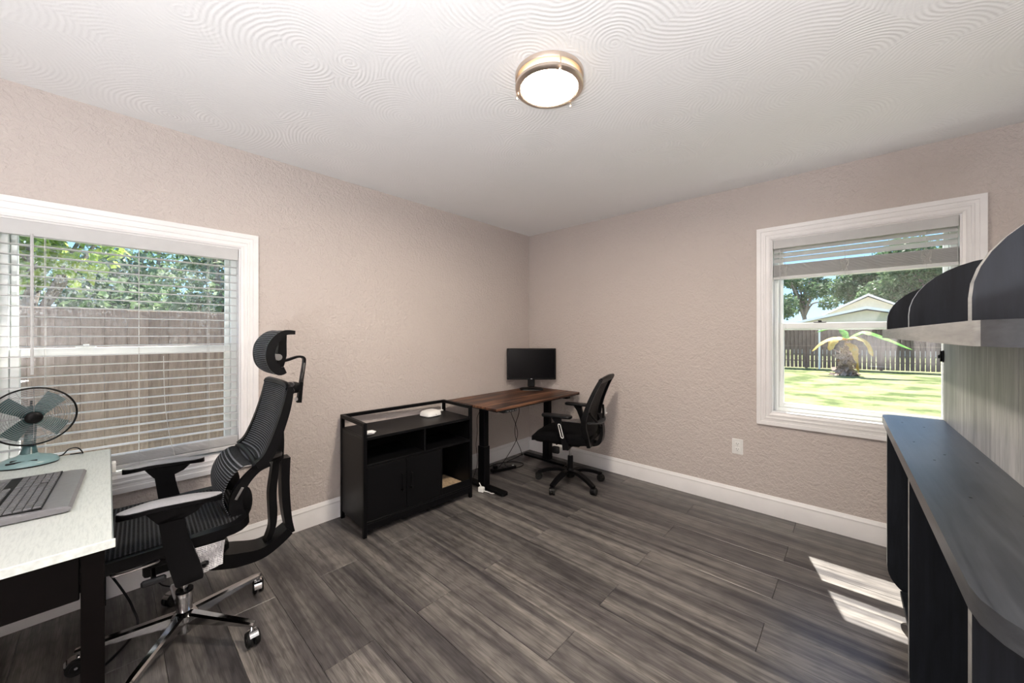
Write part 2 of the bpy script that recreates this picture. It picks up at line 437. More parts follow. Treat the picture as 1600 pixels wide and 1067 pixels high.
        for i in range(m-1):
            for k in range(4): fs.append((i*4+k, i*4+4+k, i*4+4+(k+1) % 4, i*4+(k+1) % 4))
        return s.add(vs_, fs)
    def grid(s, fn, nu, nv, thick=None):
        P = [[Vector(fn(i/nu, j/nv)) for j in range(nv+1)] for i in range(nu+1)]
        idx = lambda i, j: i*(nv+1)+j
        vs_ = [p for row in P for p in row]
        fs = [(idx(i, j), idx(i+1, j), idx(i+1, j+1), idx(i, j+1)) for i in range(nu) for j in range(nv)]
        if thick:
            N = []
            for i in range(nu+1):
                for j in range(nv+1):
                    a = P[min(i+1, nu)][j]-P[max(i-1, 0)][j]; b = P[i][min(j+1, nv)]-P[i][max(j-1, 0)]
                    n_ = a.cross(b); n_.normalize(); N.append(n_)
            o = len(vs_); vs_ += [p-n_*thick for p, n_ in zip(vs_[:o], N)]
            fs += [tuple(o+k for k in f[::-1]) for f in fs]
            bd = [idx(i, 0) for i in range(nu)]+[idx(nu, j) for j in range(nv)]+[idx(i, nv) for i in range(nu, 0, -1)]+[idx(0, j) for j in range(nv, 0, -1)]
            for k in range(len(bd)):
                a, b = bd[k], bd[(k+1) % len(bd)]; fs.append((b, a, o+a, o+b))
        return s.add(vs_, fs)
    def mesh(s, name, mat, smooth=35):
        me = bpy.data.meshes.new(name); me.from_pydata(s.v, [], s.f)
        bm = bmesh.new(); bm.from_mesh(me); bmesh.ops.recalc_face_normals(bm, faces=bm.faces); bm.to_mesh(me); bm.free()
        me.materials.append(mat)
        if smooth:
            me.polygons.foreach_set('use_smooth', [True]*len(me.polygons)); me.set_sharp_from_angle(angle=R(smooth))
        me.update(); return me
    def build(s, name, mat, parent=None, world=False, smooth=35):
        if world and parent is not None:
            Mi = mat_world(parent).inverted(); s.v = [tuple(Mi @ Vector(p)) for p in s.v]
        o = bpy.data.objects.new(name, s.mesh(name, mat, smooth)); COL.objects.link(o)
        if parent is not None: o.parent = parent
        return o
def mat_world(o):
    m = o.matrix_basis.copy() if False else Matrix.LocRotScale(o.location, o.rotation_euler, None)
    return (mat_world(o.parent) @ m) if o.parent else m
def tag(o, label=None, cat=None, group=None, kind=None):
    if label: o['label'] = label
    if cat: o['category'] = cat
    if group: o['group'] = group
    if kind: o['kind'] = kind
    return o
def thing(name, label, cat, loc=(0, 0, 0), rz=0, group=None):
    o = bpy.data.objects.new(name, None); COL.objects.link(o); o.location = loc; o.rotation_euler = (0, 0, rz)
    return tag(o, label, cat, group)
def link_copy(name, mesh, loc, parent, rot=(0, 0, 0)):
    o = bpy.data.objects.new(name, mesh); COL.objects.link(o); o.location = loc; o.rotation_euler = rot; o.parent = parent; return o
def copy_tree(o, parent=None):
    kids = [c for c in bpy.data.objects if c.parent == o]
    c = o.copy(); COL.objects.link(c)
    if parent is not None: c.parent = parent
    for k in kids: copy_tree(k, c)
    return c
def struct(o, label=None, cat=None):
    return tag(o, label, cat, kind='structure')

# ------------------------------------------------------------------ room shell
XR, YF, HC, TW = 3.50, -4.55, 2.44, .14
# left wall (x = 0), with window hole y -3.62..-2.733, z .60..1.84
LW = (-3.62, -2.733, .60, 1.84); RW = (2.303, 3.198, .745, 2.005)
m = MB(); m.b2((-TW, YF-TW, -.05), (0, LW[0], HC+.02)); m.b2((-TW, LW[1], -.05), (0, TW, HC+.02))
m.b2((-TW, LW[0], -.05), (0, LW[1], LW[2])); m.b2((-TW, LW[0], LW[3]), (0, LW[1], HC+.02))
struct(m.build('wall_left', M['wall']), 'textured beige wall with the wide blind-covered window', 'wall')
m = MB(); m.b2((0, 0, -.05), (RW[0], TW, HC+.02)); m.b2((RW[1], 0, -.05), (XR+TW, TW, HC+.02))
m.b2((RW[0], 0, -.05), (RW[1], TW, RW[2])); m.b2((RW[0], 0, RW[3]), (RW[1], TW, HC+.02))
struct(m.build('wall_back', M['wall']), 'textured beige wall behind the monitor, with the garden window', 'wall')
m = MB(); m.b2((XR, YF-TW, -.05), (XR+TW, 0, HC+.02)); struct(m.build('wall_right', M['wall']), 'beige wall on the right side of the room', 'wall')
m = MB(); m.b2((0, YF-TW, -.05), (XR, YF, HC+.02)); struct(m.build('wall_front', M['wall']), 'beige wall behind the camera', 'wall')
m = MB(); m.b2((-TW, YF-TW, HC), (XR+TW, TW, HC+.15)); struct(m.build('ceiling', M['ceiling'], smooth=0), 'white ceiling with combed swirl plaster texture', 'ceiling')

# floor planks, 1.22 x 0.2085 m, half bond
fl = MB().b2((-.0, YF, -.06), (XR, 0, -.0125)).build('floor', M['subfloor'])
struct(fl, 'grey wood-look laminate plank floor', 'floor')
PW, PL = .2085, 1.224
k = 0; y1 = .0035
meshes = {}
while y1 > YF:
    y0 = y1-PW
    off = 0 if k % 2 == 0 else -PL/2
    x0 = off
    while x0 < XR:
        a, b = max(x0, 0), min(x0+PL, XR)
        c, d = max(y0, YF), min(y1, 0)
        key = (round(b-a, 4), round(d-c, 4))
        if key not in meshes:
            meshes[key] = MB().box((0, 0, -.006), (b-a-.0012, d-c-.0012, .012), .0012).mesh('plank', M['plank'], 0)
        if b-a > .02 and d-c > .02:
            link_copy('plank', meshes[key], ((a+b)/2, (c+d)/2, random.uniform(-.0003, 0)), fl)
        x0 += PL
    y1 = y0; k += 1

# baseboards
def baseboard(name, label, a, b, nrm):
    prof = [(0, 0), (.016, 0), (.016, .006), (.0155, .098), (.013, .104), (.013, .112), (.0145, .114), (.0145, .118), (.010, .126), (.007, .133), (.004, .139), (0, .141)]
    A, B, N = Vector(a), Vector(b), Vector(nrm); m = MB(); n = len(prof)
    vs_ = [A+N*p+Vector((0, 0, q)) for p, q in prof]+[B+N*p+Vector((0, 0, q)) for p, q in prof]
    m.add(vs_, [tuple(range(n)), tuple(range(n, 2*n))[::-1]]+[(i, (i+1) % n, n+(i+1) % n, n+i) for i in range(n)])
    struct(m.build(name, M['trim'], smooth=25), label, 'baseboard')
baseboard('baseboard_left', 'white moulded baseboard along the left wall', (0, YF, 0), (0, 0, 0), (1, 0, 0))
baseboard('baseboard_back', 'white moulded baseboard along the wall under the garden window', (0, 0, 0), (XR, 0, 0), (0, -1, 0))
baseboard('baseboard_right', 'white baseboard along the right wall', (XR, 0, 0), (XR, YF, 0), (-1, 0, 0))
baseboard('baseboard_front', 'white baseboard behind the camera', (0, YF, 0), (XR, YF, 0), (0, 1, 0))

# ------------------------------------------------------------------ windows: built in a local frame
# local: u along the wall (to the right seen from inside), w out of the room (+) , z up
def make_window(name, label, width, z0, z1, rail, T, rail_w=.06, dusty=True):
    """T maps (u, w, z) to world"""
    root = thing(name, label, 'window', T(width/2, 0, z0)); struct(root)
    root.rotation_euler = (0, 0, 0)
    def P(mb, nm, mat, par=root, smooth=30):
        mb.v = [tuple(T(*p)) for p in mb.v]; return mb.build(nm, mat, par, world=True, smooth=smooth)
    cw = .088
    # mitred, fluted casing: four boards
    prof = [(0, 0), (0, .012), (.012, .017), (.020, .014), (.030, .014), (.033, .018), (.042, .018), (.045, .015), (.060, .015), (.063, .020), (.080, .022), (cw, .022), (cw, 0)]  # across (inside->outside), proud
    for nm, (ax, corners) in {'top': (0, ((0, z1), (width, z1), (0, 1))), 'bottom': (0, ((0, z0), (width, z0), (0, -1))),
                              'left': (1, ((0, z0), (0, z1), (-1, 0))), 'right': (1, ((width, z0), (width, z1), (1, 0)))}.items():
        a, b, d = corners; mb = MB(); n = len(prof); vs_ = []
        for end, sgn in ((a, -1), (b, 1)):
            for p, h in prof:
                u = end[0]+d[0]*p+(sgn*p if ax == 0 else 0); z = end[1]+d[1]*p+(sgn*p if ax == 1 else 0)
                vs_.append((u, -h, z))
        mb.add(vs_, [tuple(range(n)), tuple(range(n, 2*n))[::-1]]+[(i, (i+1) % n, n+(i+1) % n, n+i) for i in range(n)])
        P(mb, 'casing', M['trim'])
    # reveal lining
    mb = MB(); tk = .008
    mb.b2((0, -.001, z0), (tk, TW, z1)).b2((width-tk, -.001, z0), (width, TW, z1)).b2((tk, -.001, z1-tk), (width-tk, TW, z1)).b2((tk, -.006, z0), (width-tk, TW, z0+.012))
    P(mb, 'reveal', M['trim'])
    # vinyl outer frame
    fw = .028; mb = MB(); ya, yb = .060, .128
    mb.b2((tk, ya, z0+.012), (fw+tk, yb, z1-tk), .002).b2((width-tk-fw, ya, z0+.012), (width-tk, yb, z1-tk), .002)
    mb.b2((tk+fw, ya, z1-tk-fw), (width-tk-fw, yb, z1-tk), .002).b2((tk+fw, ya, z0+.012), (width-tk-fw, yb, z0+.012+fw), .002)
    P(mb, 'frame', M['vinyl'])
    # sashes
    def sash(nm, za, zb, y_, sw, bt, tp, gm):
        mb = MB(); ua, ub = tk+fw+.001, width-tk-fw-.001
        mb.b2((ua, y_, za), (ua+sw, y_+.026, zb), .003).b2((ub-sw, y_, za), (ub, y_+.026, zb), .003)
        mb.b2((ua+sw, y_, za), (ub-sw, y_+.026, za+bt), .003).b2((ua+sw, y_, zb-tp), (ub-sw, y_+.026, zb), .003)
        sh = P(mb, nm, M['vinyl'])
        g = MB().b2((ua+sw-.004, y_+.011, za+bt-.004), (ub-sw+.004, y_+.015, zb-tp+.004))
        P(g, 'pane', gm, sh, 0)
        return sh
    zi0, zi1 = z0+.012+fw, z1-tk-fw
    lower = sash('lower_sash', zi0+.001, rail+rail_w/2, .066, .030, .034, .040, M['glass'])
    sash('upper_sash', rail-rail_w/2+.012, zi1-.001, .096, .022, .030, .026, M['glass_dusty'] if dusty else M['glass'])
    lk = MB(); uc = width*.30
    lk.b2((uc-.035, .068, rail+rail_w/2), (uc+.035, .090, rail+rail_w/2+.008), .003).cyl((uc, .079, rail+rail_w/2+.008), (uc, .079, rail+rail_w/2+.016), .010)
    P(lk, 'sash_lock', M['darkgrey'] if not dusty else M['vinyl'], lower)
    return root
# left wall: looking at it from inside, right = +Y, out = -X
TL = lambda u, w, z: (-w, LW[0]+u, z)
TB = lambda u, w, z: (RW[0]+u, w, z)
make_window('window_1', 'white sash window on the left wall behind lowered blinds, brown fence outside', LW[1]-LW[0], LW[2], LW[3], 1.225, TL, .055)
make_window('window_2', 'white sash window on the back wall looking onto the lawn, blinds raised', RW[1]-RW[0], RW[2], RW[3], 1.368, TB, .062, False)

# ------------------------------------------------------------------ blinds
def blind_parts(root, T, width, ztop, vh, slat_z, wdt, stack, rail_h, cords, wand=None, tilt=0, wc=.026, bundle_cord=True):
    def P(mb, nm, mat, par=root, smooth=30):
        mb.v = [tuple(T(*p)) for p in mb.v]; return mb.build(nm, mat, par, world=True, smooth=smooth)
    g = .011
    P(MB().b2((g, -.004, ztop-vh), (width-g, .004, ztop-.001), .002), 'valance', M['blind'])
    P(MB().b2((g+.004, .0055, ztop-.045), (width-g-.004, .055, ztop-.002), .002), 'head_rail', M['blind'])
    def slat(z, nm='slat', t=tilt):
        u0, u1 = g+.002, width-g-.002; n = 4; mb = MB(); c = math.cos(t); s_ = math.sin(t); vs_ = []
        for u in (u0, u1):
            for side in (0, 1):
                for i in range(n+1):
                    q = (i/n-.5)*wdt; h = .0022*(1-(2*i/n-1)**2)+(.0028 if side else 0)
                    vs_.append((u, wc+q*c-h*s_, z+q*s_+h*c))
        n1 = n+1; fs = []
        for i in range(n):
            for sd_ in (0, 1):
                a = sd_*n1+i; fs.append((a, a+1, 2*n1+a+1, 2*n1+a))
        fs += [(0, n1, 3*n1, 2*n1), (n, n1+n, 3*n1+n, 2*n1+n)]
        fs += [tuple(range(n1))+tuple(range(2*n1-1, n1-1, -1)), tuple(range(2*n1, 3*n1))+tuple(range(4*n1-1, 3*n1-1, -1))]
        mb.add(vs_, fs); return P(mb, nm, M['blind'])
    for z in slat_z: slat(z)
    zs = stack[0]
    while zs > stack[1]: slat(zs, t=0); zs -= stack[2]
    zb = stack[1]
    P(MB().b2((g, wc-wdt/2, zb-rail_h), (width-g, wc+wdt/2, zb-.0005), .003), 'bottom_rail', M['blind'])
    for u in cords:
        mb = MB()
        for q in (-.5, .5): mb.tube([(u, wc+q*(wdt+.004), ztop-.04), (u, wc+q*(wdt+.004), zb-rail_h)], .0009, 5)
        P(mb, 'ladder_cord', M['cord'])
        if bundle_cord:
            mb = MB(); pts = []
            for i in range(40):
                pts.append((u+.022*math.sin(i*2.1)+.004*random.uniform(-1, 1), wc-wdt/2-.006-.003*math.cos(i*1.3), stack[1]+(stack[0]-stack[1])*(.5+.55*math.sin(i*1.37))))
            mb.tube(cr(pts, 3), .0009, 4); P(mb, 'slack_cord_loop', M['cord'])
    if wand:
        u, w_, za, zb_ , r_ = wand
        P(MB().tube([(u, w_, za), (u+.001, w_-.004, zb_)], r_, 6), 'tilt_wand', M['blind'])
bl = thing('window_blind', 'white horizontal slat blind lowered over the left window, slats open', 'blind', (0, (LW[0]+LW[1])/2, LW[2]+.02))
blind_parts(bl, TL, LW[1]-LW[0], LW[3]-.008, .068, [1.768-.0463*i for i in range(23)], .046, (.700, .652, .0048), .022,
            [LW[1]-LW[0]-d for d in (.745, .436, .150)], wand=((-3.513)-LW[0], -.012, 1.772, 1.135, .0055), bundle_cord=False)
bl2 = thing('window_blind', 'white slat blind bunched at the top of the garden window', 'blind', ((RW[0]+RW[1])/2, 0, 1.69))
blind_parts(bl2, TB, RW[1]-RW[0], RW[3]-.008, .062, [1.925, 1.888, 1.852], .050, (1.815, 1.735, .0052), .022,
            [.075, .40, .76], tilt=R(46), wand=(.052, -.010, 1.93, .98, .0022))
MB().tube(cr([(-.012, -3.075, 1.20), (-.005, -3.07, .95), (.012, -3.05, .75), (.018, -3.02, .62), (.020, -3.00, .60)], 6), .0012, 5).build('lift_cord', M['cord'], bl, world=True)

# ------------------------------------------------------------------ ceiling lamp
LC = (1.777, -1.985)
lp = thing('ceiling_light', 'round flush ceiling light, glowing opal glass in brushed metal rings', 'ceiling light', (LC[0], LC[1], HC))
MB().lathe([(.130, -.024), (.145, -.022), (.147, -.019), (.147, -.003), (.130, -.003)], n=64, closed=True).build('upper_ring', M['nickel'], lp)
MB().lathe([(.120, -.060), (.126, -.0635), (.140, -.062), (.146, -.057), (.146, -.046), (.138, -.044), (.120, -.052)], n=64, closed=True).build('lower_ring', M['nickel'], lp)
MB().lathe([(0, -.0575), (.05, -.0573), (.10, -.057), (.1198, -.0560), (.1198, -.053), (0, -.053)], n=48).build('opal_diffuser', M['opal'], lp)
MB().lathe([(0, -.0529), (.1199, -.0529), (.1199, -.0515), (0, -.0515)], n=48).build('leak_shield', M['white'], lp)  # unseen disc added to block light leaking up from the diffuser
MB().lathe([(.126, -.0438), (.128, -.040), (.128, -.0245), (.124, -.0245)], n=64, closed=True).build('opal_drum', M['opal_side'], lp)
MB().lathe([(0, -.0005), (.129, -.0005), (.129, -.0028), (0, -.0028)], n=48).build('mounting_plate', M['white'], lp)
for a in (85, 205, 325):
    c, s_ = math.cos(R(a)), math.sin(R(a))
    MB().cyl((.1475*c, .1475*s_, -.006), (.1475*c, .1475*s_, -.068), .0026, n=8).lathe([(0, -.078), (.004, -.076), (.0055, -.072), (.004, -.068), (0, -.066)], (.1475*c, .1475*s_, 0), 10).build('retaining_pin', M['nickel'], lp)

# ------------------------------------------------------------------ outlet(s)
def outlet(nm, label, T):
    root = thing(nm, label, 'outlet', T(0, 0, 0))
    def P(mb, n_, mat, par=root): mb.v = [tuple(T(*p)) for p in mb.v]; return mb.build(n_, mat, par, world=True)
    P(MB().box((0, -.003, 0), (.074, .005, .117), .0025), 'cover_plate', M['white'])
    for dz in (-.021, .021):
        f = P(MB().box((0, -.0063, dz), (.034, .003, .029), .0014), 'socket_face', M['white'])
        mb = MB().box((-.007, -.0079, dz+.003), (.0022, .0012, .009)).box((.007, -.0079, dz+.003), (.0022, .0012, .007)).cyl((0, -.0073, dz-.008), (0, -.0085, dz-.008), .0025, n=8)
        P(mb, 'slot', M['darkgrey'], f)
    P(MB().cyl((0, -.005, 0), (0, -.0068, 0), .003, n=10), 'screw', M['steel'])
outlet('wall_outlet', 'white double wall outlet under the left edge of the garden window', lambda u, w, z: (2.088+u, w, .456+z))
outlet('wall_outlet', 'white wall outlet low on the left wall beneath the near desk', lambda u, w, z: (-w, -3.17+u, .27+z))

# ------------------------------------------------------------------ storage cabinet
CB = thing('storage_cabinet', 'black cabinet with rail top, two doors and open shelves, against left wall', 'cabinet', (.431, -2.168, 0), math.atan2(-.044, .906))
W, Dp = .888, .400; ps = .024
def cb(nm, mat, *boxes, par=CB, bev=.0015):
    mb = MB()
    for a, b in boxes: mb.b2(a, b, bev)
    return mb.build(nm, M[mat], par)
for x_ in (-Dp, -ps):
    for y_ in (0, W-ps): cb('post', 'blackmetal', ((x_, y_, 0.0), (x_+ps, y_+ps, .742)))
cb('rail', 'blackmetal', ((-Dp, ps, .718), (-Dp+ps, W-ps, .742)))
for y_ in (0, W-ps): cb('rail', 'blackmetal', ((-Dp+ps, y_, .718), (-ps, y_+ps, .742)))
cb('top_board', 'black', ((-Dp+.001, ps, .630), (-.001, W-ps, .648)), ((-Dp+ps, .004, .630), (-ps, ps, .648)), ((-Dp+ps, W-ps, .630), (-ps, W-.004, .648)))
for y_ in (.004, W-.020): cb('side_panel', 'black', ((-Dp+ps, y_, .055), (-ps, y_+.016, .630)))
cb('back_panel', 'black', ((-Dp+.006, ps, .055), (-Dp+.014, W-ps, .630)))
cb('shelf', 'black', ((-Dp+ps, .020, .455), (-.002, W-.020, .471)))
cb('divider', 'black', ((-Dp+ps, .447, .471), (-.004, .461, .630)))
cb('partition', 'black', ((-Dp+ps, .588, .100), (-.004, .604, .455)))
cb('bottom_board', 'black', ((-Dp+ps, .020, .084), (-.002, W-.020, .100)))
cb('bottom_rail', 'blackmetal', ((-ps+.002, ps, .040), (-.004, W-ps, .082)))
cb('front_lip', 'black', ((-.018, .604, .100), (-.004, W-.020, .150)))
for i, (a, b, hx) in enumerate(((.026, .304, .272), (.308, .586, .340))):
    d_ = cb('door', 'black', ((-.018, a, .104), (-.003, b, .452)))
    h_ = MB().tube(cr([(-.003, hx, .345), (.016, hx, .342), (.020, hx, .330), (.020, hx, .255), (.016, hx, .243), (-.003, hx, .240)], 4), .0052, 8).build('door_handle', M['blackmetal'], d_)
    for z_ in (.345, .240): MB().cyl((-.003, hx, z_), (.001, hx, z_), .009, n=10).build('handle_plate', M['blackmetal'], d_)
MB().box((-.20, .74, .104), (.24, .22, .006), .001, Matrix.Rotation(R(6), 3, 'Z')).build('loose', M['ply']).name = 'board_offcut'
bo = bpy.data.objects['board_offcut']; bo.location = (.431, -2.168, 0.0); bo.rotation_euler = CB.rotation_euler
tag(bo, 'raw tan fibreboard sheet lying in the open lower bay of the black cabinet', 'board')
# white router on cabinet
rt = thing('wifi_router', 'rounded white box-shaped router on top of the black cabinet', 'router', (.175, -1.475, .648), R(8))
def rounded(hw, hd, r_, n=5):
    out = []
    for cx_, cy_, a0 in ((hw-r_, hd-r_, 0), (-hw+r_, hd-r_, 90), (-hw+r_, -hd+r_, 180), (hw-r_, -hd+r_, 270)):
        for i in range(n+1):
            a = R(a0+90*i/n); out.append((cx_+r_*math.cos(a), cy_+r_*math.sin(a)))
    return out
def lofted(mb, layers):
    n = len(layers[0][0]); vs_ = [(x_, y_, z_) for poly, z_ in layers for x_, y_ in poly]
    fs = [tuple(range(n))[::-1], tuple((len(layers)-1)*n+k for k in range(n))]
    for i in range(len(layers)-1):
        for k_ in range(n): fs.append((i*n+k_, i*n+(k_+1) % n, (i+1)*n+(k_+1) % n, (i+1)*n+k_))
    return mb.add(vs_, fs)
lofted(MB(), [(rounded(.062, .068, .030), .0), (rounded(.068, .074, .034), .006), (rounded(.066, .072, .034), .026), (rounded(.056, .062, .030), .040), (rounded(.045, .050, .028), .045)]).build('shell', M['white'], rt, smooth=50)
MB().cyl((.0665, 0, .016), (.0682, 0, .016), .003, n=8).build('status_light', M['darkgrey'], rt)
MB().tube(cr([(-.06, .01, .012), (-.075, .035, .008), (-.07, .07, .003), (-.02, .095, .003)], 5), .0022, 6).build('power_lead', M['white'], rt)
# white crumpled charger at front left of cabinet
mb = MB(); rr = random.Random(4)
def cr_blob(u, v):
    a = 2*math.pi*u; b = math.pi*v; r_ = 1+.22*math.sin(a*3+b*2)+.15*math.sin(a*5-b*4)
    return (.021*r_*math.sin(b)*math.cos(a), .040*r_*math.sin(b)*math.sin(a), .015+.0145*math.cos(b))
mb.grid(cr_blob, 18, 10)
o = mb.build('paper_wad', M['paperwhite'], smooth=20); o.location = (.375, -2.105, .6485); tag(o, 'small crumpled white paper wad at the left end of the black cabinet top', 'paper')
# white bracket at far back corner
br = thing('cable_clip', 'small white plug with upright lead at the far back corner of the cabinet', 'plug', (.092, -1.315, .648))
MB().box((0, 0, .006), (.030, .046, .012), .003).build('plug_body', M['white'], br)
MB().tube([(.0, .012, .012), (.0, .012, .062)], .003, 6).build('lead', M['white'], br)

# ------------------------------------------------------------------ standing desk in the corner
SD = thing('standing_desk', 'walnut-topped height-adjustable desk with black legs in the room corner', 'desk', (.40, -.66, 0))
def bld(nm, mat, *boxes, par=SD, bev=.002, world=True):
    mb = MB()
    for a, b in boxes: mb.b2(a, b, bev)
    return mb.build(nm, M[mat], par, world=world)
bld('desk_top', 'walnut', ((.086, -1.240, .716), (.712, -.060, .735)), bev=.003)
bld('top_edge', 'black', ((.0855, -1.2405, .710), (.7125, -.0595, .7157)))
bld('crossbar', 'blackmetal', ((.32, -1.06, .672), (.36, -.22, .709)), ((.44, -1.06, .672), (.48, -.22, .709)))
for y_ in (-1.090, -.190):
    bld('side_bracket', 'blackmetal', ((.13, y_-.030, .680), (.67, y_+.030, .7095)))
    leg = bld('leg', 'blackmetal', ((.365, y_-.032, .028), (.445, y_+.032, .36)))
    bld('inner_column', 'blackmetal', ((.372, y_-.026, .36), (.438, y_+.026, .680)), par=leg)
    mb = MB(); n_ = 5
    poly = [(.655, y_-.033), (.668, y_-.020), (.668, y_+.020), (.655, y_+.033), (.115, y_+.033), (.102, y_+.020), (.102, y_-.020), (.115, y_-.033)]
    mb.prism(poly, 2, .008, .028); mb.build('foot', M['blackmetal'], SD, world=True)
    for x_ in (.13, .64): MB().cyl((x_, y_, 0), (x_, y_, .008), .018, n=12).build('levelling_pad', M['rubber'], SD, world=True)
kp = bld('control_panel', 'darkgrey', ((.640, -1.135, .690), (.712, -1.005, .7095)), bev=.003)
for i in range(4): bld('button', 'steel', ((.7115, -1.122+.03*i, .695), (.7135, -1.104+.03*i, .704)), par=kp, bev=.0004)
# cables under the desk
def cable(nm, label, pts, r_=.003, mat='blackplastic', sub=None, n_=8):
    mb = MB().tube(cr(pts, n_), r_, 6); o = mb.build(nm, M[mat]); tag(o, label, 'cable'); return o
cable('power_cable', 'left of two crossing black cables hanging from the walnut desk', [(.36, -.70, .668), (.33, -.66, .56), (.30, -.56, .42), (.26, -.50, .28), (.20, -.58, .10), (.185, -.70, .008), (.19, -.76, .004)])
cable('power_cable', 'right of two crossing black cables hanging from the walnut desk', [(.36, -.60, .668), (.34, -.56, .56), (.29, -.56, .42), (.24, -.50, .28), (.18, -.36, .12), (.12, -.26, .012), (.06, -.20, .004)])
cable('power_cable', 'thin black cable looping beside the left leg of the walnut desk', [(.40, -1.135, .66), (.39, -1.155, .60), (.40, -1.16, .50), (.39, -1.165, .38), (.40, -1.16, .24), (.36, -1.17, .10), (.24, -1.13, .006)], .0022)
cable('floor_cable', 'black cable coiled on the floor behind the power strip', [(.10, -.80, .005), (.08, -.62, .005), (.16, -.46, .005), (.27, -.42, .005), (.31, -.52, .005), (.24, -.60, .005), (.14, -.55, .010), (.10, -.35, .005), (.06, -.12, .005)], .004)
pst = thing('power_strip', 'black power strip lying on the floor under the walnut desk', 'power strip', (.245, -.68, 0), R(72))
MB().box((0, 0, .014), (.26, .055, .028), .004).build('housing', M['blackplastic'], pst)
for i in range(4): MB().box((-.09+.052*i, 0, .0285), (.034, .030, .002), .001).build('socket_face', M['darkgrey'], pst)
MB().box((.105, 0, .030), (.020, .018, .006), .002).build('rocker_switch', M['white'], pst)
MB().box((-.09, 0, .044), (.040, .040, .028), .005).build('adapter', M['blackplastic'], pst)
ad = thing('white_adapter', 'white plug adapter with coiled lead on floor beside the cabinet foot', 'charger', (.455, -1.165, 0), R(20))
MB().box((0, 0, .022), (.050, .036, .040), .005).build('adapter_body', M['white'], ad)
MB().tube([(.0, 0, .042), (-.02, .0, .075)], .004, 6).build('plug_prong', M['white'], ad)
MB().tube(cr([(.025, 0, .012), (.06, .01, .005), (.10, .0, .004), (.13, .04, .004), (.10, .07, .004)], 6), .0035, 6).build('lead', M['white'], ad)

# ------------------------------------------------------------------ monitor
mo = thing('monitor', 'black flat monitor, switched off, on the walnut desk in the corner', 'monitor', (.235, -.245, .7352), R(44))
# local: faces -Y
mo_bezel = MB().box((0, .004, .268), (.520, .024, .330), .005).box((0, .026, .268), (.30, .030, .20), .012)
mo_bezel.build('housing', M['blackplastic'], mo)
MB().b2((-.245, -.0095, .122), (.245, -.0081, .420)).build('screen', simple('dark_screen', (.002, .002, .003), .22, spec=.15), mo)
MB().box((0, -.0095, .111), (.020, .002, .006), .0009, seg=2).build('badge', M['steel'], mo)
MB().box((0, .030, .085), (.075, .026, .120), .008).build('stand_neck', M['blackplastic'], mo)
lofted(MB(), [(rounded(.125, .088, .04), 0), (rounded(.122, .085, .04), .008), (rounded(.105, .070, .035), .014)]).build('stand_base', M['blackplastic'], mo)

# ------------------------------------------------------------------ caster helper (local to chair; swivel stem at p)
def caster(root, p, ang, r_=.028, stem_top=.09, mat_fork='chrome', gap=.010, w=.018):
    c = MB(); hub = Vector((p[0], p[1], r_)); d = Vector((math.cos(ang), math.sin(ang), 0)); ax = Vector((-d.y, d.x, 0))
    c.cyl((p[0], p[1], r_*1.2), (p[0], p[1], stem_top), .007, n=10)
    pts = [hub+d*(r_*.2+.0)+Vector((0, 0, r_*1.12)), hub-d*r_*.9+Vector((0, 0, r_*.75)), hub-d*r_*1.15]
    off = d*.010
    hood = [hub+off+Vector((math.cos(t)*d.x, math.cos(t)*d.y, math.sin(t)))*(r_*1.08) for t in [R(a) for a in range(30, 185, 22)]]
    c.tube(hood, .004, 8, up=tuple(ax), flat=(.006, gap+2*w*.6))
    c.cyl(tuple(hub+off-ax*(gap/2+w*.9)), tuple(hub+off+ax*(gap/2+w*.9)), .005, n=8)
    o = c.build('caster', M[mat_fork], root)
    for s_ in (-1, 1):
        rot = Vector((0, 0, 1)).rotation_difference(ax*s_).to_matrix()
        MB().lathe([(0, 0), (r_*.9, 0), (r_, .003), (r_, w-.004), (r_*.92, w), (r_*.6, w), (r_*.55, w-.002), (0, w-.002)], tuple(hub+off+ax*s_*gap/2), 24, rot).build('wheel', M['rubber'], o)
    return o

# ------------------------------------------------------------------ big ergonomic mesh chair (local: faces -Y)
C1 = thing('office_chair', 'large mesh ergonomic chair with headrest and chrome base at the white desk', 'chair', (.612, -3.055, 0), R(-2.5))
def sx(nm, mat, yz, t, x0, x1, n=5, par=C1, sm=35):
    yy = [tuple(p)[:2] for p in cr([(a, b, 0) for a, b in yz], n)]
    ex = lambda q: q if not isinstance(q, list) else list(np.interp(np.linspace(0, 1, len(yy)), np.linspace(0, 1, len(q)), q))
    return MB().sweepx(yy, ex(t), ex(x0), ex(x1)).build(nm, M[mat], par, smooth=sm)
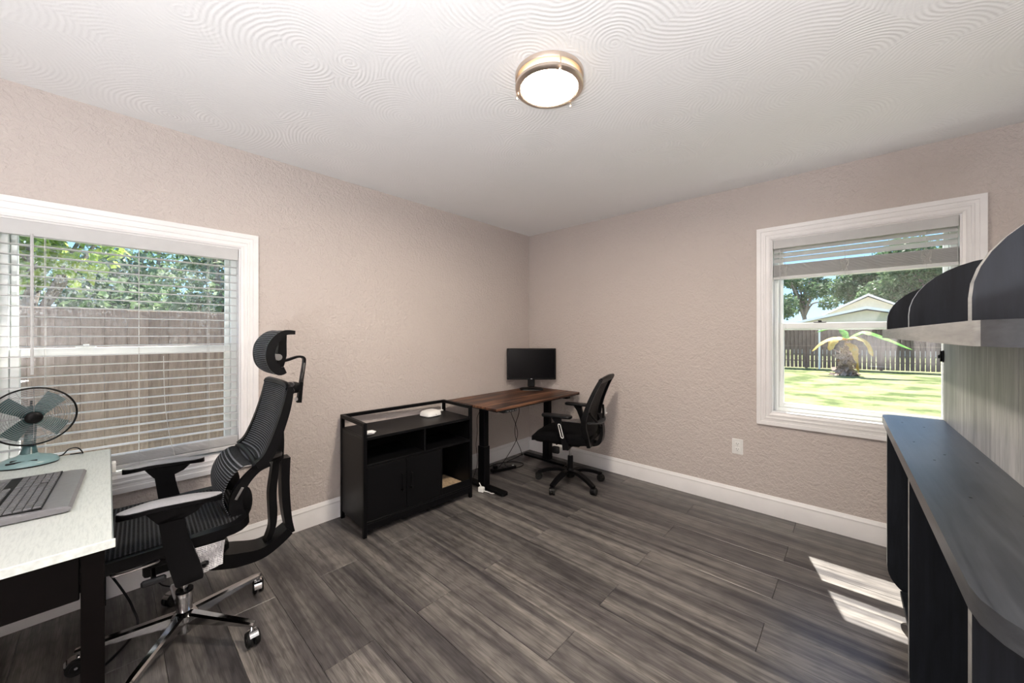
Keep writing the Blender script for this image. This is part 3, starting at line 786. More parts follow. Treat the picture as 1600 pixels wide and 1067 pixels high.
# five star base
hubb = MB().lathe([(.0, .030), (.024, .030), (.026, .036), (.026, .082), (.042, .084), (.046, .092), (.046, .112), (.036, .122), (.028, .126), (.028, .205), (.025, .210), (0, .210)], n=32).build('base_hub', M['chrome'], C1)
for a in (40, 112, 184, 256, 328):
    d = Vector((math.cos(R(a)), math.sin(R(a)), 0)); sd_ = Vector((-d.y, d.x, 0)); L_ = .325
    vs_ = []
    for t in (0, .15, .5, .9, 1.0):
        c = d*(.030+(L_-.030)*t); w_ = .020-.007*t; zt = .122-.026*t; zb = .080-.0*t+(-.002 if t < .5 else .0)
        if t == 1.0: w_ = .010; zt -= .004
        vs_ += [c+sd_*w_+Vector((0, 0, zb)), c+sd_*w_+Vector((0, 0, zt-.008)), c+sd_*w_*.6+Vector((0, 0, zt)), c-sd_*w_*.6+Vector((0, 0, zt)), c-sd_*w_+Vector((0, 0, zt-.008)), c-sd_*w_+Vector((0, 0, zb))]
    fs = [(0, 1, 2, 3, 4, 5), tuple(24+k for k in (5, 4, 3, 2, 1, 0))]
    for i in range(4):
        for k_ in range(6): fs.append((i*6+k_, i*6+6+k_, i*6+6+(k_+1) % 6, i*6+(k_+1) % 6))
    MB().add(vs_, fs).build('base_leg', M['chrome'], C1, smooth=25)
    caster(C1, (d.x*(L_-.012), d.y*(L_-.012)), R(a+(-35, 60, 120, 20, 70)[(a-40)//72]), .030, .082)
MB().cyl((0, 0, .205), (0, 0, .215), .030, n=24).build('cylinder_collar', M['blackplastic'], C1)
MB().cyl((0, 0, .21), (0, 0, .36), .014, n=20).build('gas_lift', M['chrome'], C1)
# mechanism and seat tray
mech = MB().box((0, .0, .385), (.17, .26, .075), .015, seg=2).box((0, -.02, .44), (.36, .20, .035), .010).box((0, .09, .36), (.10, .12, .05), .012)
mech.cyl((-.20, -.10, .40), (.20, -.10, .40), .008, n=10)
mech.build('tilt_mechanism', M['blackplastic'], C1)
for sx_ in (-1, 1):
    MB().box((sx_*.225, -.10, .400), (.020, .07, .022), .006).build('adjustment_lever', M['darkgrey'], C1)
# seat frame: rim of a rounded rectangle
def seat_z(y_): 
    return float(np.interp(y_, [-.37, -.33, -.25, -.12, .05, .15, .20], [.495, .525, .548, .553, .545, .548, .555]))
rim = []
for (x_, y_) in rounded(.262, .262, .07, 5): rim.append((x_, y_-.085))
rp = [Vector((x_, y_, seat_z(y_)-.022)) for x_, y_ in rim]
MB().tube(rp, .02, 8, True, flat=(.045, .036)).build('seat_frame', M['blackplastic'], C1, smooth=50)
def seat_fn(u, v):
    x_ = (u*2-1); y_ = -.345+v*.52
    hw = .262
    e = 1-abs(x_)**4
    fade = min(1, (v*.52)/.06, ((1-v)*.52)/.06); hwn = hw-.05*(1-max(0, fade))**2
    return (x_*hwn, y_, seat_z(y_)+.004-.012*(1-x_*x_)*math.sin(math.pi*v)-.012*abs(x_)**8)
MB().grid(seat_fn, 20, 20, .006).build('seat_mesh', M['mesh_seat'], C1, smooth=60)
MB().b2((-.235, -.30, .470), (.235, .12, .505), .012).build('seat_tray', M['blackplastic'], C1)
MB().tube(cr([(.240, -.20, .478), (.252, -.20, .476), (.255, -.17, .476), (.255, -.12, .478), (.252, -.09, .480), (.240, -.09, .480)], 4), .005, 8).build('tray_handle', M['steel'], C1)
# armrests
for s_ in (-1, 1):
    ar = MB(); cxx = s_*.300
    pts = [(-.195, .694), (-.185, .697), (-.10, .700), (.0, .694), (.075, .684), (.095, .680)]
    outl = []
    hw = [.010, .032, .045, .043, .030, .012]
    layers = []
    ys = np.linspace(0, 1, 17); 
    Y_ = np.interp(ys, np.linspace(0, 1, 6), [p[0] for p in pts]); 
    ss = (Y_+.195)/.29
    Wd = .045*np.sqrt(np.clip(1-np.abs(2*ss-1)**3.2, 0.02, 1))
    Zt = np.interp(Y_, [-.195, -.10, .0, .095], [.702, .712, .706, .694])
    vs_ = []
    for y_, w_, z_ in zip(Y_, Wd, Zt):
        for (a, b) in ((-1, -.004), (-.75, 0), (.75, 0), (1, -.004), (1, -.016), (.7, -.022), (-.7, -.022), (-1, -.016)):
            vs_.append((cxx+a*w_, y_, z_+b))
    def loftc(vv, n):
        mb = MB(); m_ = len(vv)//n; fs = [tuple(range(n))[::-1], tuple((m_-1)*n+k for k in range(n))]
        for i in range(m_-1):
            for k_ in range(n): fs.append((i*n+k_, i*n+(k_+1) % n, (i+1)*n+(k_+1) % n, (i+1)*n+k_))
        return mb.add(vv, fs)
    arm = loftc(vs_, 8).build('armrest', M['blackplastic'], C1, smooth=40)
    tp = [(x_, y_, z_) for (x_, y_, z_) in vs_]
    top = []
    for i, (y_, w_, z_) in enumerate(zip(Y_, Wd, Zt)):
        for (a, b) in ((-.93, -.003), (-.7, .0025), (.7, .0025), (.93, -.003)): top.append((cxx+a*w_, y_*.985-.0008, z_+b))
    loftc(top, 4).build('arm_pad', M['armpad'], arm, smooth=40)
    # bracket under the pad
    MB().prism([(-.125, .690), (.045, .684), (.015, .655), (-.022, .640), (-.090, .640), (-.108, .665)], 0, cxx-.022, cxx+.022).build('arm_bracket', M['blackplastic'], arm)
    up = [(cxx, -.055, .650), (cxx, -.040, .560), (s_*.292, -.012, .460), (s_*.285, .0, .400)]
    pos = [(-.055, .655), (-.048, .60), (-.036, .53), (-.018, .46), (-.006, .41), (-.004, .395)]
    sx('arm_post', 'blackplastic', pos, [.070, .070, .076, .082, .082, .070], [cxx-.022]*4+[cxx-.026]*2, [cxx+.022]*4+[cxx+.026]*2, 4, arm)
    MB().box((s_*.20, .02, .425), (.17, .07, .030), .010).build('arm_support', M['blackplastic'], arm)
# J shaped spine
sx('spine_base', 'blackplastic', [(.02, .345), (.10, .315), (.18, .290), (.27, .278), (.34, .300), (.395, .335)], [.05, .060, .062, .050, .044, .040], [-.075, -.075, -.07, -.06, -.05, -.045], [.075, .075, .07, .06, .05, .045])
sx('outer_post', 'blackplastic', [(.405, .318), (.392, .380), (.382, .47), (.378, .58), (.380, .700)], [.030, .032, .036, .036, .040], -.034, .034)
sx('inner_post', 'blackplastic', [(.300, .300), (.325, .37), (.328, .44), (.325, .54), (.335, .64), (.345, .74)], [.022, .026, .034, .034, .030, .028], -.024, .024)
sx('back_spine', 'blackplastic', [(.352, .690), (.356, .78), (.358, .87), (.372, .96), (.398, 1.035)], [.036, .034, .030, .030, .036], [-.030, -.030, -.026, -.030, -.036], [.030, .030, .026, .030, .036])
MB().cyl((-.06, .345, .72), (.06, .345, .72), .018, n=14).build('back_pivot', M['blackplastic'], C1)
# Y-arms from the spine to the rails
for s_ in (-1, 1):
    MB().tube(cr([(0, .395, 1.02), (s_*.10, .385, 1.045), (s_*.195, .362, 1.05)], 5), .014, 8).build('upper_brace', M['blackplastic'], C1)
    MB().tube(cr([(0, .355, .73), (s_*.09, .330, .735), (s_*.190, .262, .757)], 5), .016, 8).build('lower_brace', M['blackplastic'], C1)
# back frame rails + bars
railp = [(.352, 1.078), (.346, 1.03), (.332, .965), (.308, .885), (.285, .82), (.258, .770), (.222, .748)]
rt_ = [.020, .030, .034, .036, .040, .040, .026]
for s_ in (-1, 1):
    sx('back_rail', 'blackplastic', railp, rt_, *( (.196, .228) if s_ > 0 else (-.228, -.196)), n=4)
for (y_, z_, r_) in ((.346, 1.078, .013), (.218, .750, .012)):
    MB().tube(cr([(-.215, y_, z_-.01), (-.17, y_+.004, z_+.003), (0, y_+.010, z_+.004), (.17, y_+.004, z_+.003), (.215, y_, z_-.01)], 5), r_, 8).build('back_bar', M['blackplastic'], C1)
fr = [(p[0]-.012, p[1]) for p in railp]
fy = [p[0] for p in fr][::-1]; fz = [p[1] for p in fr][::-1]
def back_fn(u, v):
    x_ = -.205+.41*u; z_ = .752+v*.322; y_ = float(np.interp(z_, fz, fy))-.004
    return (x_, y_+.022*(1-(2*u-1)**2), z_)
MB().grid(back_fn, 16, 18, .003).build('back_mesh', M['mesh_back'], C1, smooth=60)
# lumbar
lum = [(.222, .742), (.180, .748), (.140, .722), (.112, .675), (.104, .615), (.122, .560), (.152, .525), (.175, .520)]
lumc = [tuple(p)[:2] for p in cr([(a, b, 0) for a, b in lum], 4)]
def lum_fn(u, v):
    k_ = v*(len(lumc)-1); i = min(int(k_), len(lumc)-2); f = k_-i
    y_ = lumc[i][0]*(1-f)+lumc[i+1][0]*f; z_ = lumc[i][1]*(1-f)+lumc[i+1][1]*f
    return (-.190+.38*u, y_-.010*(1-(2*u-1)**2)+.008, z_)
LU = MB().grid(lum_fn, 14, 24, .004).build('lumbar_mesh', M['mesh_back'], C1, smooth=60)
for s_ in (-1, 1):
    x0_, x1_ = (.178, .204) if s_ > 0 else (-.204, -.178)
    sx('lumbar_rail', 'blackplastic', [(.275, .742), (.232, .728), (.190, .690), (.160, .640), (.152, .585), (.168, .535), (.190, .520)], [.030, .030, .036, .044, .050, .046, .030], x0_, x1_, 5)
    MB().grid(lambda u, v: (s_*.150+.018*math.cos(math.pi*v)+0*u, .190+.030*math.sin(math.pi*v)*math.cos(2*math.pi*u), .580+.070*math.sin(math.pi*v)*math.sin(2*math.pi*u)), 20, 10).build('lumbar_paddle', M['blackplastic'], C1, smooth=60)
MB().box((.2055, .163, .640), (.002, .010, .052), .0008, Matrix.Rotation(R(-28), 3, 'X')).build('label_plate', M['steel'], C1)
# headrest
hp = [(.345, 1.332), (.312, 1.318), (.285, 1.280), (.272, 1.232), (.280, 1.178), (.302, 1.142), (.330, 1.128)]
hpc = [tuple(p)[:2] for p in cr([(a, b, 0) for a, b in hp], 4)]
def head_fn(u, v):
    k_ = v*(len(hpc)-1); i = min(int(k_), len(hpc)-2); f = k_-i; e = (2*u-1)
    return (.130*e, hpc[i][0]*(1-f)+hpc[i+1][0]*f+.006-.014*(1-e*e), hpc[i][1]*(1-f)+hpc[i+1][1]*f)
MB().grid(head_fn, 12, 24, .004).build('headrest_mesh', M['mesh_back'], C1, smooth=60)
for s_ in (-1, 1):
    x0_, x1_ = (.126, .146) if s_ > 0 else (-.146, -.126)
    sx('headrest_frame', 'blackplastic', [(.392, 1.326), (.350, 1.325), (.318, 1.300), (.296, 1.262), (.290, 1.215), (.302, 1.170), (.328, 1.145), (.350, 1.150)], [.018, .024, .032, .036, .036, .038, .040, .030], x0_, x1_, 5)
for (y_, z_) in ((.372, 1.326), (.342, 1.142)):
    MB().cyl((-.13, y_, z_), (.13, y_, z_), .010, n=10).build('headrest_bar', M['blackplastic'], C1)
sx('headrest_bracket', 'blackplastic', [(.368, 1.325), (.365, 1.27), (.362, 1.21), (.352, 1.145)], [.030, .034, .040, .026], -.035, .035, 4)
MB().cyl((-.045, .345, 1.205), (.045, .345, 1.205), .016, n=14).build('headrest_knuckle', M['steel'], C1)
sx('headrest_arm', 'blackplastic', [(.362, 1.180), (.395, 1.188), (.440, 1.202), (.466, 1.196), (.470, 1.170), (.458, 1.08), (.446, .965)], [.012, .012, .011, .012, .012, .014, .020], -.014, .014, 6)
MB().box((.015, .462, 1.12), (.003, .008, .10), .001, Matrix.Rotation(R(-7), 3, 'X')).build('chrome_strip', M['chrome'], C1)
MB().box((0, .418, 1.045), (.07, .055, .055), .014, seg=2).build('headrest_clamp', M['blackplastic'], C1)
MB().cyl((.036, .405, 1.066), (.048, .398, 1.066), .012, n=12).build('clamp_knob', M['steel'], C1)
MB().cyl((-.008, .436, .985), (.016, .430, .985), .008, n=10).build('clamp_screw', M['steel'], C1)
# tag hanging from seat
MB().grid(lambda u, v: (.282+.006*math.sin(v*5+u*2)-.006*v, .006+u*(.098-.016*v)+.010*v, .500-v*(.118-.022*u)), 8, 8, .0006).build('care_tag', M['tag'], C1, smooth=60)

# ------------------------------------------------------------------ task chair by the standing desk (local: faces -Y)
C2 = thing('task_chair', 'small black mesh task chair with plastic base at the walnut desk', 'chair', (.905, -.515, 0), R(-75))
def sx2(nm, mat, yz, t, x0, x1, n=5, par=C2): return sx(nm, mat, yz, t, x0, x1, n, par)
MB().lathe([(0, .060), (.030, .062), (.040, .075), (.044, .100), (.036, .125), (.026, .135), (.024, .140), (0, .140)], n=24).build('base_hub', M['blackplastic'], C2)
MB().lathe([(0, .14), (.025, .14), (.024, .245), (.020, .250), (0, .250)], n=20).build('cylinder_cover', M['blackplastic'], C2)
MB().cyl((0, 0, .25), (0, 0, .36), .012, n=16).build('gas_lift', M['chrome'], C2)
for k_ in range(5):
    a = R(-90+75+72*k_+2); d = Vector((math.cos(a), math.sin(a), 0)); L_ = .295
    pts = cr([d*.02+Vector((0, 0, .112)), d*.10+Vector((0, 0, .120)), d*.20+Vector((0, 0, .100)), d*(L_-.02)+Vector((0, 0, .072)), d*L_+Vector((0, 0, .066))], 4)
    n_ = len(pts)
    MB().tube(pts, .01, flat=([.050-.022*i/(n_-1) for i in range(n_)], .026)).build('base_leg', M['blackplastic'], C2)
    caster(C2, (d.x*(L_-.010), d.y*(L_-.010)), a+(.6, 2.0, -1.2, 1.5, .3)[k_], .029, .070, 'blackplastic', .008, .020)
MB().box((0, 0, .375), (.16, .22, .045), .010).cyl((-.13, -.08, .372), (.13, -.08, .372), .008).box((.20, -.06, .345), (.035, .065, .06), .012, seg=2).build('tilt_mechanism', M['blackplastic'], C2)
def cushion(u, v, top):
    x_ = 2*u-1; y_ = 2*v-1
    r_ = max(abs(x_), abs(y_)); 
    e = (1-min(1, (abs(x_)**5+abs(y_)**5)))**.35 if (abs(x_)**5+abs(y_)**5) < 1 else 0
    yy = -.035+.25*y_*(1-.06*abs(x_)**3); xx = .245*x_*(1-.06*abs(y_)**3)
    drop = .035*max(0, -y_-.55)**1.3*2
    zt = .468+.028*e-drop
    return (xx, yy, zt if top else .422-.026*e**.6-drop*.6)
MB().grid(lambda u, v: cushion(u, v, True), 20, 20).grid(lambda u, v: cushion(u, v, False), 20, 20).grid(lambda u, v: (lambda p, q: tuple(Vector(p)*(1-v)+Vector(q)*v))(*(lambda c: (cushion(c[0], c[1], True), cushion(c[0], c[1], False)))(((min(1, max(0, 4*u)) if u < .25 else 1 if u < .5 else 1-4*(u-.5) if u < .75 else 0), (0 if u < .25 else 4*(u-.25) if u < .5 else 1 if u < .75 else 1-4*(u-.75))))), 80, 2).build('seat', M['foam'], C2, smooth=60)
# backrest
b2f = [(.215, .405), (.205, .48), (.190, .56), (.195, .63), (.225, .74), (.270, .85), (.318, .945)]
for s_ in (-1, 1):
    x0_ = [.160, .195, .215, .222, .215, .205, .190]; x1_ = [.190, .228, .245, .250, .240, .228, .215]
    if s_ < 0: x0_, x1_ = [-v for v in x1_], [-v for v in x0_]
    sx2('back_rail', 'blackplastic', b2f, [.03, .04, .045, .04, .034, .030, .026], x0_, x1_)
sx2('top_rail', 'blackplastic', [(.312, .925), (.322, .955)], [.024, .030], -.215, .215, 2)
MB().tube(cr([(-.21, .325, .955), (0, .335, .968), (.21, .325, .955)], 5), .013, 8).build('top_lip', M['blackplastic'], C2)
sx2('bottom_rail', 'blackplastic', [(.215, .392), (.210, .425)], .028, -.185, .185, 2)
yb_ = [p[0] for p in b2f]; zb_ = [p[1] for p in b2f]
def b2_fn(u, v):
    z_ = .41+v*.53; hw = float(np.interp(z_, zb_, [.165, .20, .22, .228, .222, .210, .196]))
    return ((2*u-1)*hw, float(np.interp(z_, zb_, yb_))-.012+.018*(1-(2*u-1)**2), z_)
MB().grid(b2_fn, 16, 18, .003).build('back_mesh', M['mesh_black'], C2, smooth=60)
MB().tube(cr([(-.21, .215, .60), (-.1, .262, .585), (0, .275, .58), (.1, .262, .585), (.21, .215, .60)], 5), .01, flat=(.05, .010)).build('lumbar_band', M['darkgrey'], C2)
for s_ in (-1, 1):
    MB().tube(cr([(s_*.215, .235, .68), (s_*.12, .262, .60), (0, .285, .52)], 5), .01, 8).build('back_strut', M['blackplastic'], C2)
sx2('back_stem', 'blackplastic', [(.0, .375), (.16, .375), (.255, .40), (.282, .48), (.280, .56)], [.03, .03, .032, .03, .022], -.035, .035)
MB().box((-.17, .268, .635), (.010, .012, .050), .003).box((-.19, .268, .612), (.045, .012, .010), .003).build('white_hook', M['white'], C2)
for s_ in (-1, 1):
    cx_ = s_*.285
    arm = lofted(MB(), [([(cx_+x_*1, y_-.02) for x_, y_ in rounded(.036, .125, .03)], .640), ([(cx_+x_*1, y_-.02) for x_, y_ in rounded(.040, .13, .032)], .650), ([(cx_+x_*1, y_-.02) for x_, y_ in rounded(.036, .125, .03)], .662)]).build('arm_pad', M['blackplastic'], C2)
    sx2('arm_post', 'blackplastic', [(-.02, .645), (-.005, .60), (.02, .53), (.05, .44), (.06, .385)], [.085, .050, .044, .046, .05], cx_-.014, cx_+.014, 4, arm)
    MB().box((s_*.19, .06, .392), (.22, .05, .016), .004).build('arm_support', M['blackplastic'], arm)
    if True:
        mb = MB(); 
        loop = []
        for (a_, b_) in rounded(.010, .055, .009, 3):
            loop.append((cx_+s_*.0155, .020+a_-.27*b_, .535+b_))
        mb.tube(loop, .0028, 6, True); mb.build('slot_trim', M['white'], arm)

# ------------------------------------------------------------------ white-topped desk, near left
D1 = thing('office_desk', 'white-topped desk with black frame and end panel at the left window', 'desk', (.62, -3.90, 0))
bld('desk_top', 'desk_white', ((.030, -4.50, .733), (1.236, -3.272, .750)), par=D1, bev=.001)
bld('edge_band', 'desk_edge', ((1.2362, -4.50, .728), (1.242, -3.266, .7515)), par=D1, bev=.001)
bld('edge_strip', 'steel', ((.030, -3.2718, .736), (1.236, -3.2695, .7508)), par=D1, bev=.0004)
bld('front_apron', 'espresso', ((.06, -3.312, .665), (1.21, -3.290, .7325)), par=D1)
bld('end_panel', 'espresso', ((1.205, -4.45, .605), (1.222, -3.332, .7325)), par=D1)
for x_ in (1.190, .034):
    for y_ in (-3.330, -4.48): bld('leg', 'espresso', ((x_, y_, 0), (x_+.044, y_+.044, .7325)), par=D1)
    bld('foot_rail', 'espresso', ((x_+.006, -4.436, .10), (x_+.038, -3.331, .140)), par=D1) if x_ < 1 else None
bld('modesty_panel', 'espresso', ((.08, -4.40, .40), (1.19, -4.385, .7325)), par=D1)
bld('desk_clip', 'white', ((.27, -3.2692, .700), (.318, -3.255, .742)), par=D1)
dcb = thing('dark_wood_drawer_box', 'dark reddish wood drawer box hanging under the white-topped desk', 'drawer unit', (.9, -3.9, .42))
bld('carcass', 'espresso', ((.62, -4.30, .44), (1.18, -3.60, .7325)), par=dcb)
bld('drawer_front', 'espresso', ((.64, -3.598, .46), (1.16, -3.584, .72)), par=dcb)
MB().tube([(.84, -3.583, .60), (.84, -3.570, .60), (.96, -3.570, .60), (.96, -3.583, .60)], .004, 6).build('pull', M['steel'], dcb, world=True)
cable('floor_cable', 'black cable with a small white label trailing on the floor under the near desk', [(.06, -3.30, .20), (.10, -3.24, .08), (.20, -3.20, .008), (.42, -3.20, .006), (.64, -3.36, .006), (.80, -3.60, .006), (.98, -3.80, .006)], .005)
cable('floor_cable', 'black cable dropping from the low outlet beneath the near desk', [(.010, -3.17, .29), (.05, -3.16, .27), (.07, -3.15, .16), (.10, -3.10, .03), (.16, -3.05, .006), (.34, -3.02, .006), (.42, -2.96, .006)], .0035)
cl = MB().cyl((.735, -3.482, .0055), (.775, -3.555, .0055), .0065, n=8).build('cable_label', M['white']); tag(cl, 'small white tag wrapped round the floor cable under the near desk', 'label')

# ------------------------------------------------------------------ keyboard
KB = thing('keyboard', 'wide dark grey keyboard with palm rest on the white-topped desk', 'keyboard', (.67, -3.46, .7505), R(-2.5))
# local: user at +Y side; long axis X
prof = [(.108, .004), (.112, .012), (.104, .020), (.070, .024), (.050, .023), (-.105, .030), (-.112, .026), (-.112, .004)]
def kb_body():
    vs_ = []; n = len(prof); xs = [-.236, -.231, -.12, 0, .12, .231, .236]
    for i, x_ in enumerate(xs):
        e = .9 if i in (0, 6) else 1
        for (y_, z_) in prof:
            wv = 0
            vs_.append((x_, y_*e+wv, z_*(.85 if i in (0, 6) and z_ > .01 else 1)))
    fs = [tuple(range(n)), tuple((len(xs)-1)*n+k for k in range(n))[::-1]]
    for i in range(len(xs)-1):
        for k_ in range(n): fs.append((i*n+k_, i*n+(k_+1) % n, (i+1)*n+(k_+1) % n, (i+1)*n+k_))
    return MB().add(vs_, fs)
kb_body().build('case', M['kbody'], KB, smooth=30)
MB().b2((-.222, -.100, .0245), (.222, .050, .0285)).build('key_well', M['blackplastic'], KB)
kw = .0185; kcache = {}
def key(x_, y_, w_, h_=1):
    k_ = (round(w_, 3), h_)
    if k_ not in kcache:
        a, b = kw*w_/2-.0009, kw*h_/2-.0009
        kcache[k_] = lofted(MB(), [([(-a, -b), (a, -b), (a, b), (-a, b)], 0), ([(-a, -b), (a, -b), (a, b), (-a, b)], .003), ([(-a+.002, -b+.002), (a-.002, -b+.002), (a-.002, b-.002), (-a+.002, b-.002)], .0055)]).mesh('key', M['keys'], 20)
    link_copy('key', kcache[k_], (x_, y_, .0285), KB)
rows = [(.040, [1.25, 1.25, 1.25, 6.25, 1.25, 1.25, 1.25, 1.25]), (.0215, [2.25]+[1]*10+[2.75]), (.003, [1.75]+[1]*11+[2.25]), (-.0155, [1.5]+[1]*12+[1.5]), (-.034, [1]*13+[2]), (-.058, [1, 0]+[1]*4+[.5*0]+[1]*4+[0]+[1]*4), (-.080, [.0])]
for y_, ws in rows[:5]:
    x_ = .218                      # the user's left is +X here
    for w_ in ws: key(x_-kw*w_/2, y_, w_); x_ -= kw*w_
for i in range(15): key(.218-kw*(i+.5)-(i//4)*.004, -.060, 1)
for i in range(6): key(-.072-kw*i-.004, -.083, 1)
for y_ in (.040, .0215, .003, -.0155, -.034):
    for i in range(7):
        if y_ in (.0215,) and i == 0: continue
        x_ = -.066-kw*(i+.5)-(.005 if i > 2 else 0)
        if x_ > -.222: key(x_, y_, 1)

# ------------------------------------------------------------------ desk fan
FC = Vector((.125, -3.50, .961)); FR = .1245
FN = Vector((math.cos(R(9)), math.sin(R(9)), -.07)).normalized()
fa = FN.cross(Vector((0, 0, 1))).normalized(); fb = fa.cross(FN)
FM = Matrix(((fa.x, fb.x, FN.x), (fa.y, fb.y, FN.y), (fa.z, fb.z, FN.z)))  # local x,y in disc plane, z towards the room
FN_T = thing('desk_fan', 'teal table fan with black wire cage on the white-topped desk', 'fan', (.110, -3.515, .7505))
def fan(nm, mat, mb, par=FN_T, sm=40):
    mb.v = [tuple(FC+FM @ Vector(p)) for p in mb.v]; return mb.build(nm, M[mat], par, world=True, smooth=sm)
circ = lambda r_, z_, n=48: [(r_*math.cos(2*math.pi*i/n), r_*math.sin(2*math.pi*i/n), z_) for i in range(n)]
fan('cage_rim', 'blackplastic', MB().tube(circ(FR, 0, 64), .0035, 8, True))
def dome(r_): return .030*math.sqrt(max(0, 1-(r_/FR)**2.4))
mb = MB()
for i in range(1, 15):
    r_ = .026+(FR-.026)*i/15; mb.tube(circ(r_, dome(r_), 44), .0008, 4, True)
for k_ in range(4):
    a = R(45+90*k_+45); mb.tube([(r_*math.cos(a), r_*math.sin(a), dome(r_)-.001) for r_ in np.linspace(.024, FR, 8)], .0011, 4)
fan('front_grille', 'steel', mb)
mb = MB()
for i in range(1, 11):
    r_ = .03+(FR-.03)*i/11; mb.tube(circ(r_, -dome(r_)*1.3, 36), .0007, 4, True)
for k_ in range(8):
    a = R(22+45*k_); mb.tube([(r_*math.cos(a), r_*math.sin(a), -dome(r_)*1.3) for r_ in np.linspace(.03, FR, 8)], .001, 4)
fan('rear_grille', 'steel', mb)
fan('hub_cap', 'blackplastic', MB().lathe([(0, .036), (.014, .036), (.022, .033), (.026, .029), (.026, .025), (0, .025)], n=28))
fan('blade_hub', 'teal', MB().lathe([(0, .010), (.020, .008), (.024, 0), (.022, -.012), (0, -.012)], n=20))
for k_ in range(4):
    a = R(38+90*k_)
    def bf(u, v, a=a):
        r_ = .018+.090*u; w_ = .020+.012*u; q = (v*2-1)*w_
        x_ = r_; y_ = q; z_ = .012*(v*2-1)
        return (x_*math.cos(a)-y_*math.sin(a), x_*math.sin(a)+y_*math.cos(a), z_)
    fan('blade', 'teal', MB().grid(bf, 6, 5, .0015), sm=60)
fan('motor_housing', 'teal', MB().lathe([(0, -.105), (.020, -.103), (.032, -.092), (.036, -.07), (.036, -.045), (.030, -.040), (0, -.040)], n=24))
fan('oscillation_knob', 'blackplastic', MB().cyl((0, .034, -.075), (0, .056, -.075), .004, n=8))
mb = MB()
base_c = Vector((.105, -3.515, .7505))
top_c = FC+FM @ Vector((0, -.030, -.065))
mb.tube(cr([tuple(base_c+Vector((.0, 0, .02))), tuple(base_c.lerp(top_c, .35)+Vector((.006, 0, 0))), tuple(base_c.lerp(top_c, .7)), tuple(top_c)], 5), [.034-.017*min(1, i/7) for i in range(16)], 14).build('neck', M['teal'], FN_T, world=True)
mb = MB(); el_ = lambda s_: [(base_c.x+.072*s_*math.cos(a), base_c.y+.088*s_*math.sin(a)) for a in np.linspace(0, 2*math.pi, 36, endpoint=False)]
lofted(mb, [(el_(.97), .7506), (el_(1.0), .756)]).build('base_foot', M['blackplastic'], FN_T, world=True)
lofted(MB(), [(el_(1.0), .7562), (el_(.99), .764), (el_(.90), .775), (el_(.70), .784), (el_(.40), .792), (el_(.28), .800)]).build('base', M['teal_light'], FN_T, world=True, smooth=60)
for i in range(2): MB().box((base_c.x+.056-.014*i, base_c.y-.012, .776+.0055*i), (.010, .085-.02*i, .007), .003, Matrix.Rotation(R(22), 3, 'Y')).build('speed_button', M['blackplastic'], FN_T, world=True)
MB().tube(cr([(.075, -3.45, .757), (.09, -3.42, .768), (.10, -3.40, .792), (.085, -3.375, .788), (.075, -3.36, .760), (.045, -3.37, .754), (.034, -3.40, .753)], 6), .0025, 6).build('power_cord', M['blackplastic'], FN_T, world=True)

# ------------------------------------------------------------------ charcoal shelf unit on the right
SU = thing('shelf_unit', 'charcoal-stained wooden shelf unit with rounded dividers and back boards, right side', 'shelf', (2.868, -1.50, 0), math.atan(.0205))
# local: x depth (0 = front line), y along, z up.  far end y=+.86, near end y=-.99
YA, YB, DX = -1.00, .86, .205
def board_poly(x0, x1, y0, y1, r_, n=6):
    p = [(x1, y0)]
    for i in range(n+1):
        a = R(270-90*i/n); p.append((x0+r_+r_*math.cos(a), y0+r_+r_*math.sin(a)))
    r2 = .045
    for i in range(n+1):
        a = R(180-90*i/n); p.append((x0+r2+r2*math.cos(a), y1-r2+r2*math.sin(a)))
    p.append((x1, y1)); return p
bp = board_poly(0, DX, YA, YB, .150)
def slab(nm, z0_, z1_, mt, me_, label=None):
    t_ = MB().prism(bp, 2, z0_+.0, z1_).build(nm, M[mt], SU, smooth=30)
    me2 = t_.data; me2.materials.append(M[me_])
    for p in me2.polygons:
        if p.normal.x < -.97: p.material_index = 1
    return t_
slab('worktop', .880, .918, 'stain_top', 'stain_top')
slab('upper_shelf', 1.300, 1.340, 'stain_top', 'stain_edge')  # straight front edge paler, curved end in the worktop stain
zb0 = .085
def arch(z0_, z1_, r_, up):
    # profile in x-z: front vertical edge, quarter-round to the back
    p = []
    n = 10
    if up:
        p = [(DX-.001, z0_), (.012, z0_)]
        for i in range(n+1):
            a = R(180-90*i/n); p.append((.012+(DX-.013)*(1+math.cos(a)), z1_-r_+r_*math.sin(a)))
    else:
        p = [(DX-.001, z1_), (.012, z1_)]
        for i in range(n+1):
            a = R(180+90*i/n); p.append((.012+(.13)*(1+math.cos(a)), z0_+r_+r_*math.sin(a)))
        p.append((DX-.001, z0_))
    return p
def divider(nm, poly, y_):
    t_ = .026
    o = MB().prism(poly, 1, y_-t_/2, y_+t_/2).build(nm, M['stain_dark'], SU, smooth=30)
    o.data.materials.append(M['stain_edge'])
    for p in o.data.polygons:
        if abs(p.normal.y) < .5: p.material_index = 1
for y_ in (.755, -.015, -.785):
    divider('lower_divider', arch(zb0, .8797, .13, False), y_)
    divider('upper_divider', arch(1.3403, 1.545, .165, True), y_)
pn = [(.862, .800), (.798, -.118), (-.122, -1.0)]
for a, b in ((.862, -.118), (-.123, -1.0)):
    MB().b2((DX+.001, b, zb0), (DX+.020, a, 1.2997), .0015).build('back_board', M['stain_panel'], SU)
for y_ in (.70, -.90):
    c = caster(SU, (.09, y_), R(40), .026, zb0+.0, 'blackplastic', .006, .014)
    MB().box((.09, y_, zb0+.004), (.06, .08, .006)).build('caster_plate', M['darkgrey'], SU) 
bk = MB().b2((.06, .60, zb0-.0), (.125, .742, zb0+.0)) if False else None
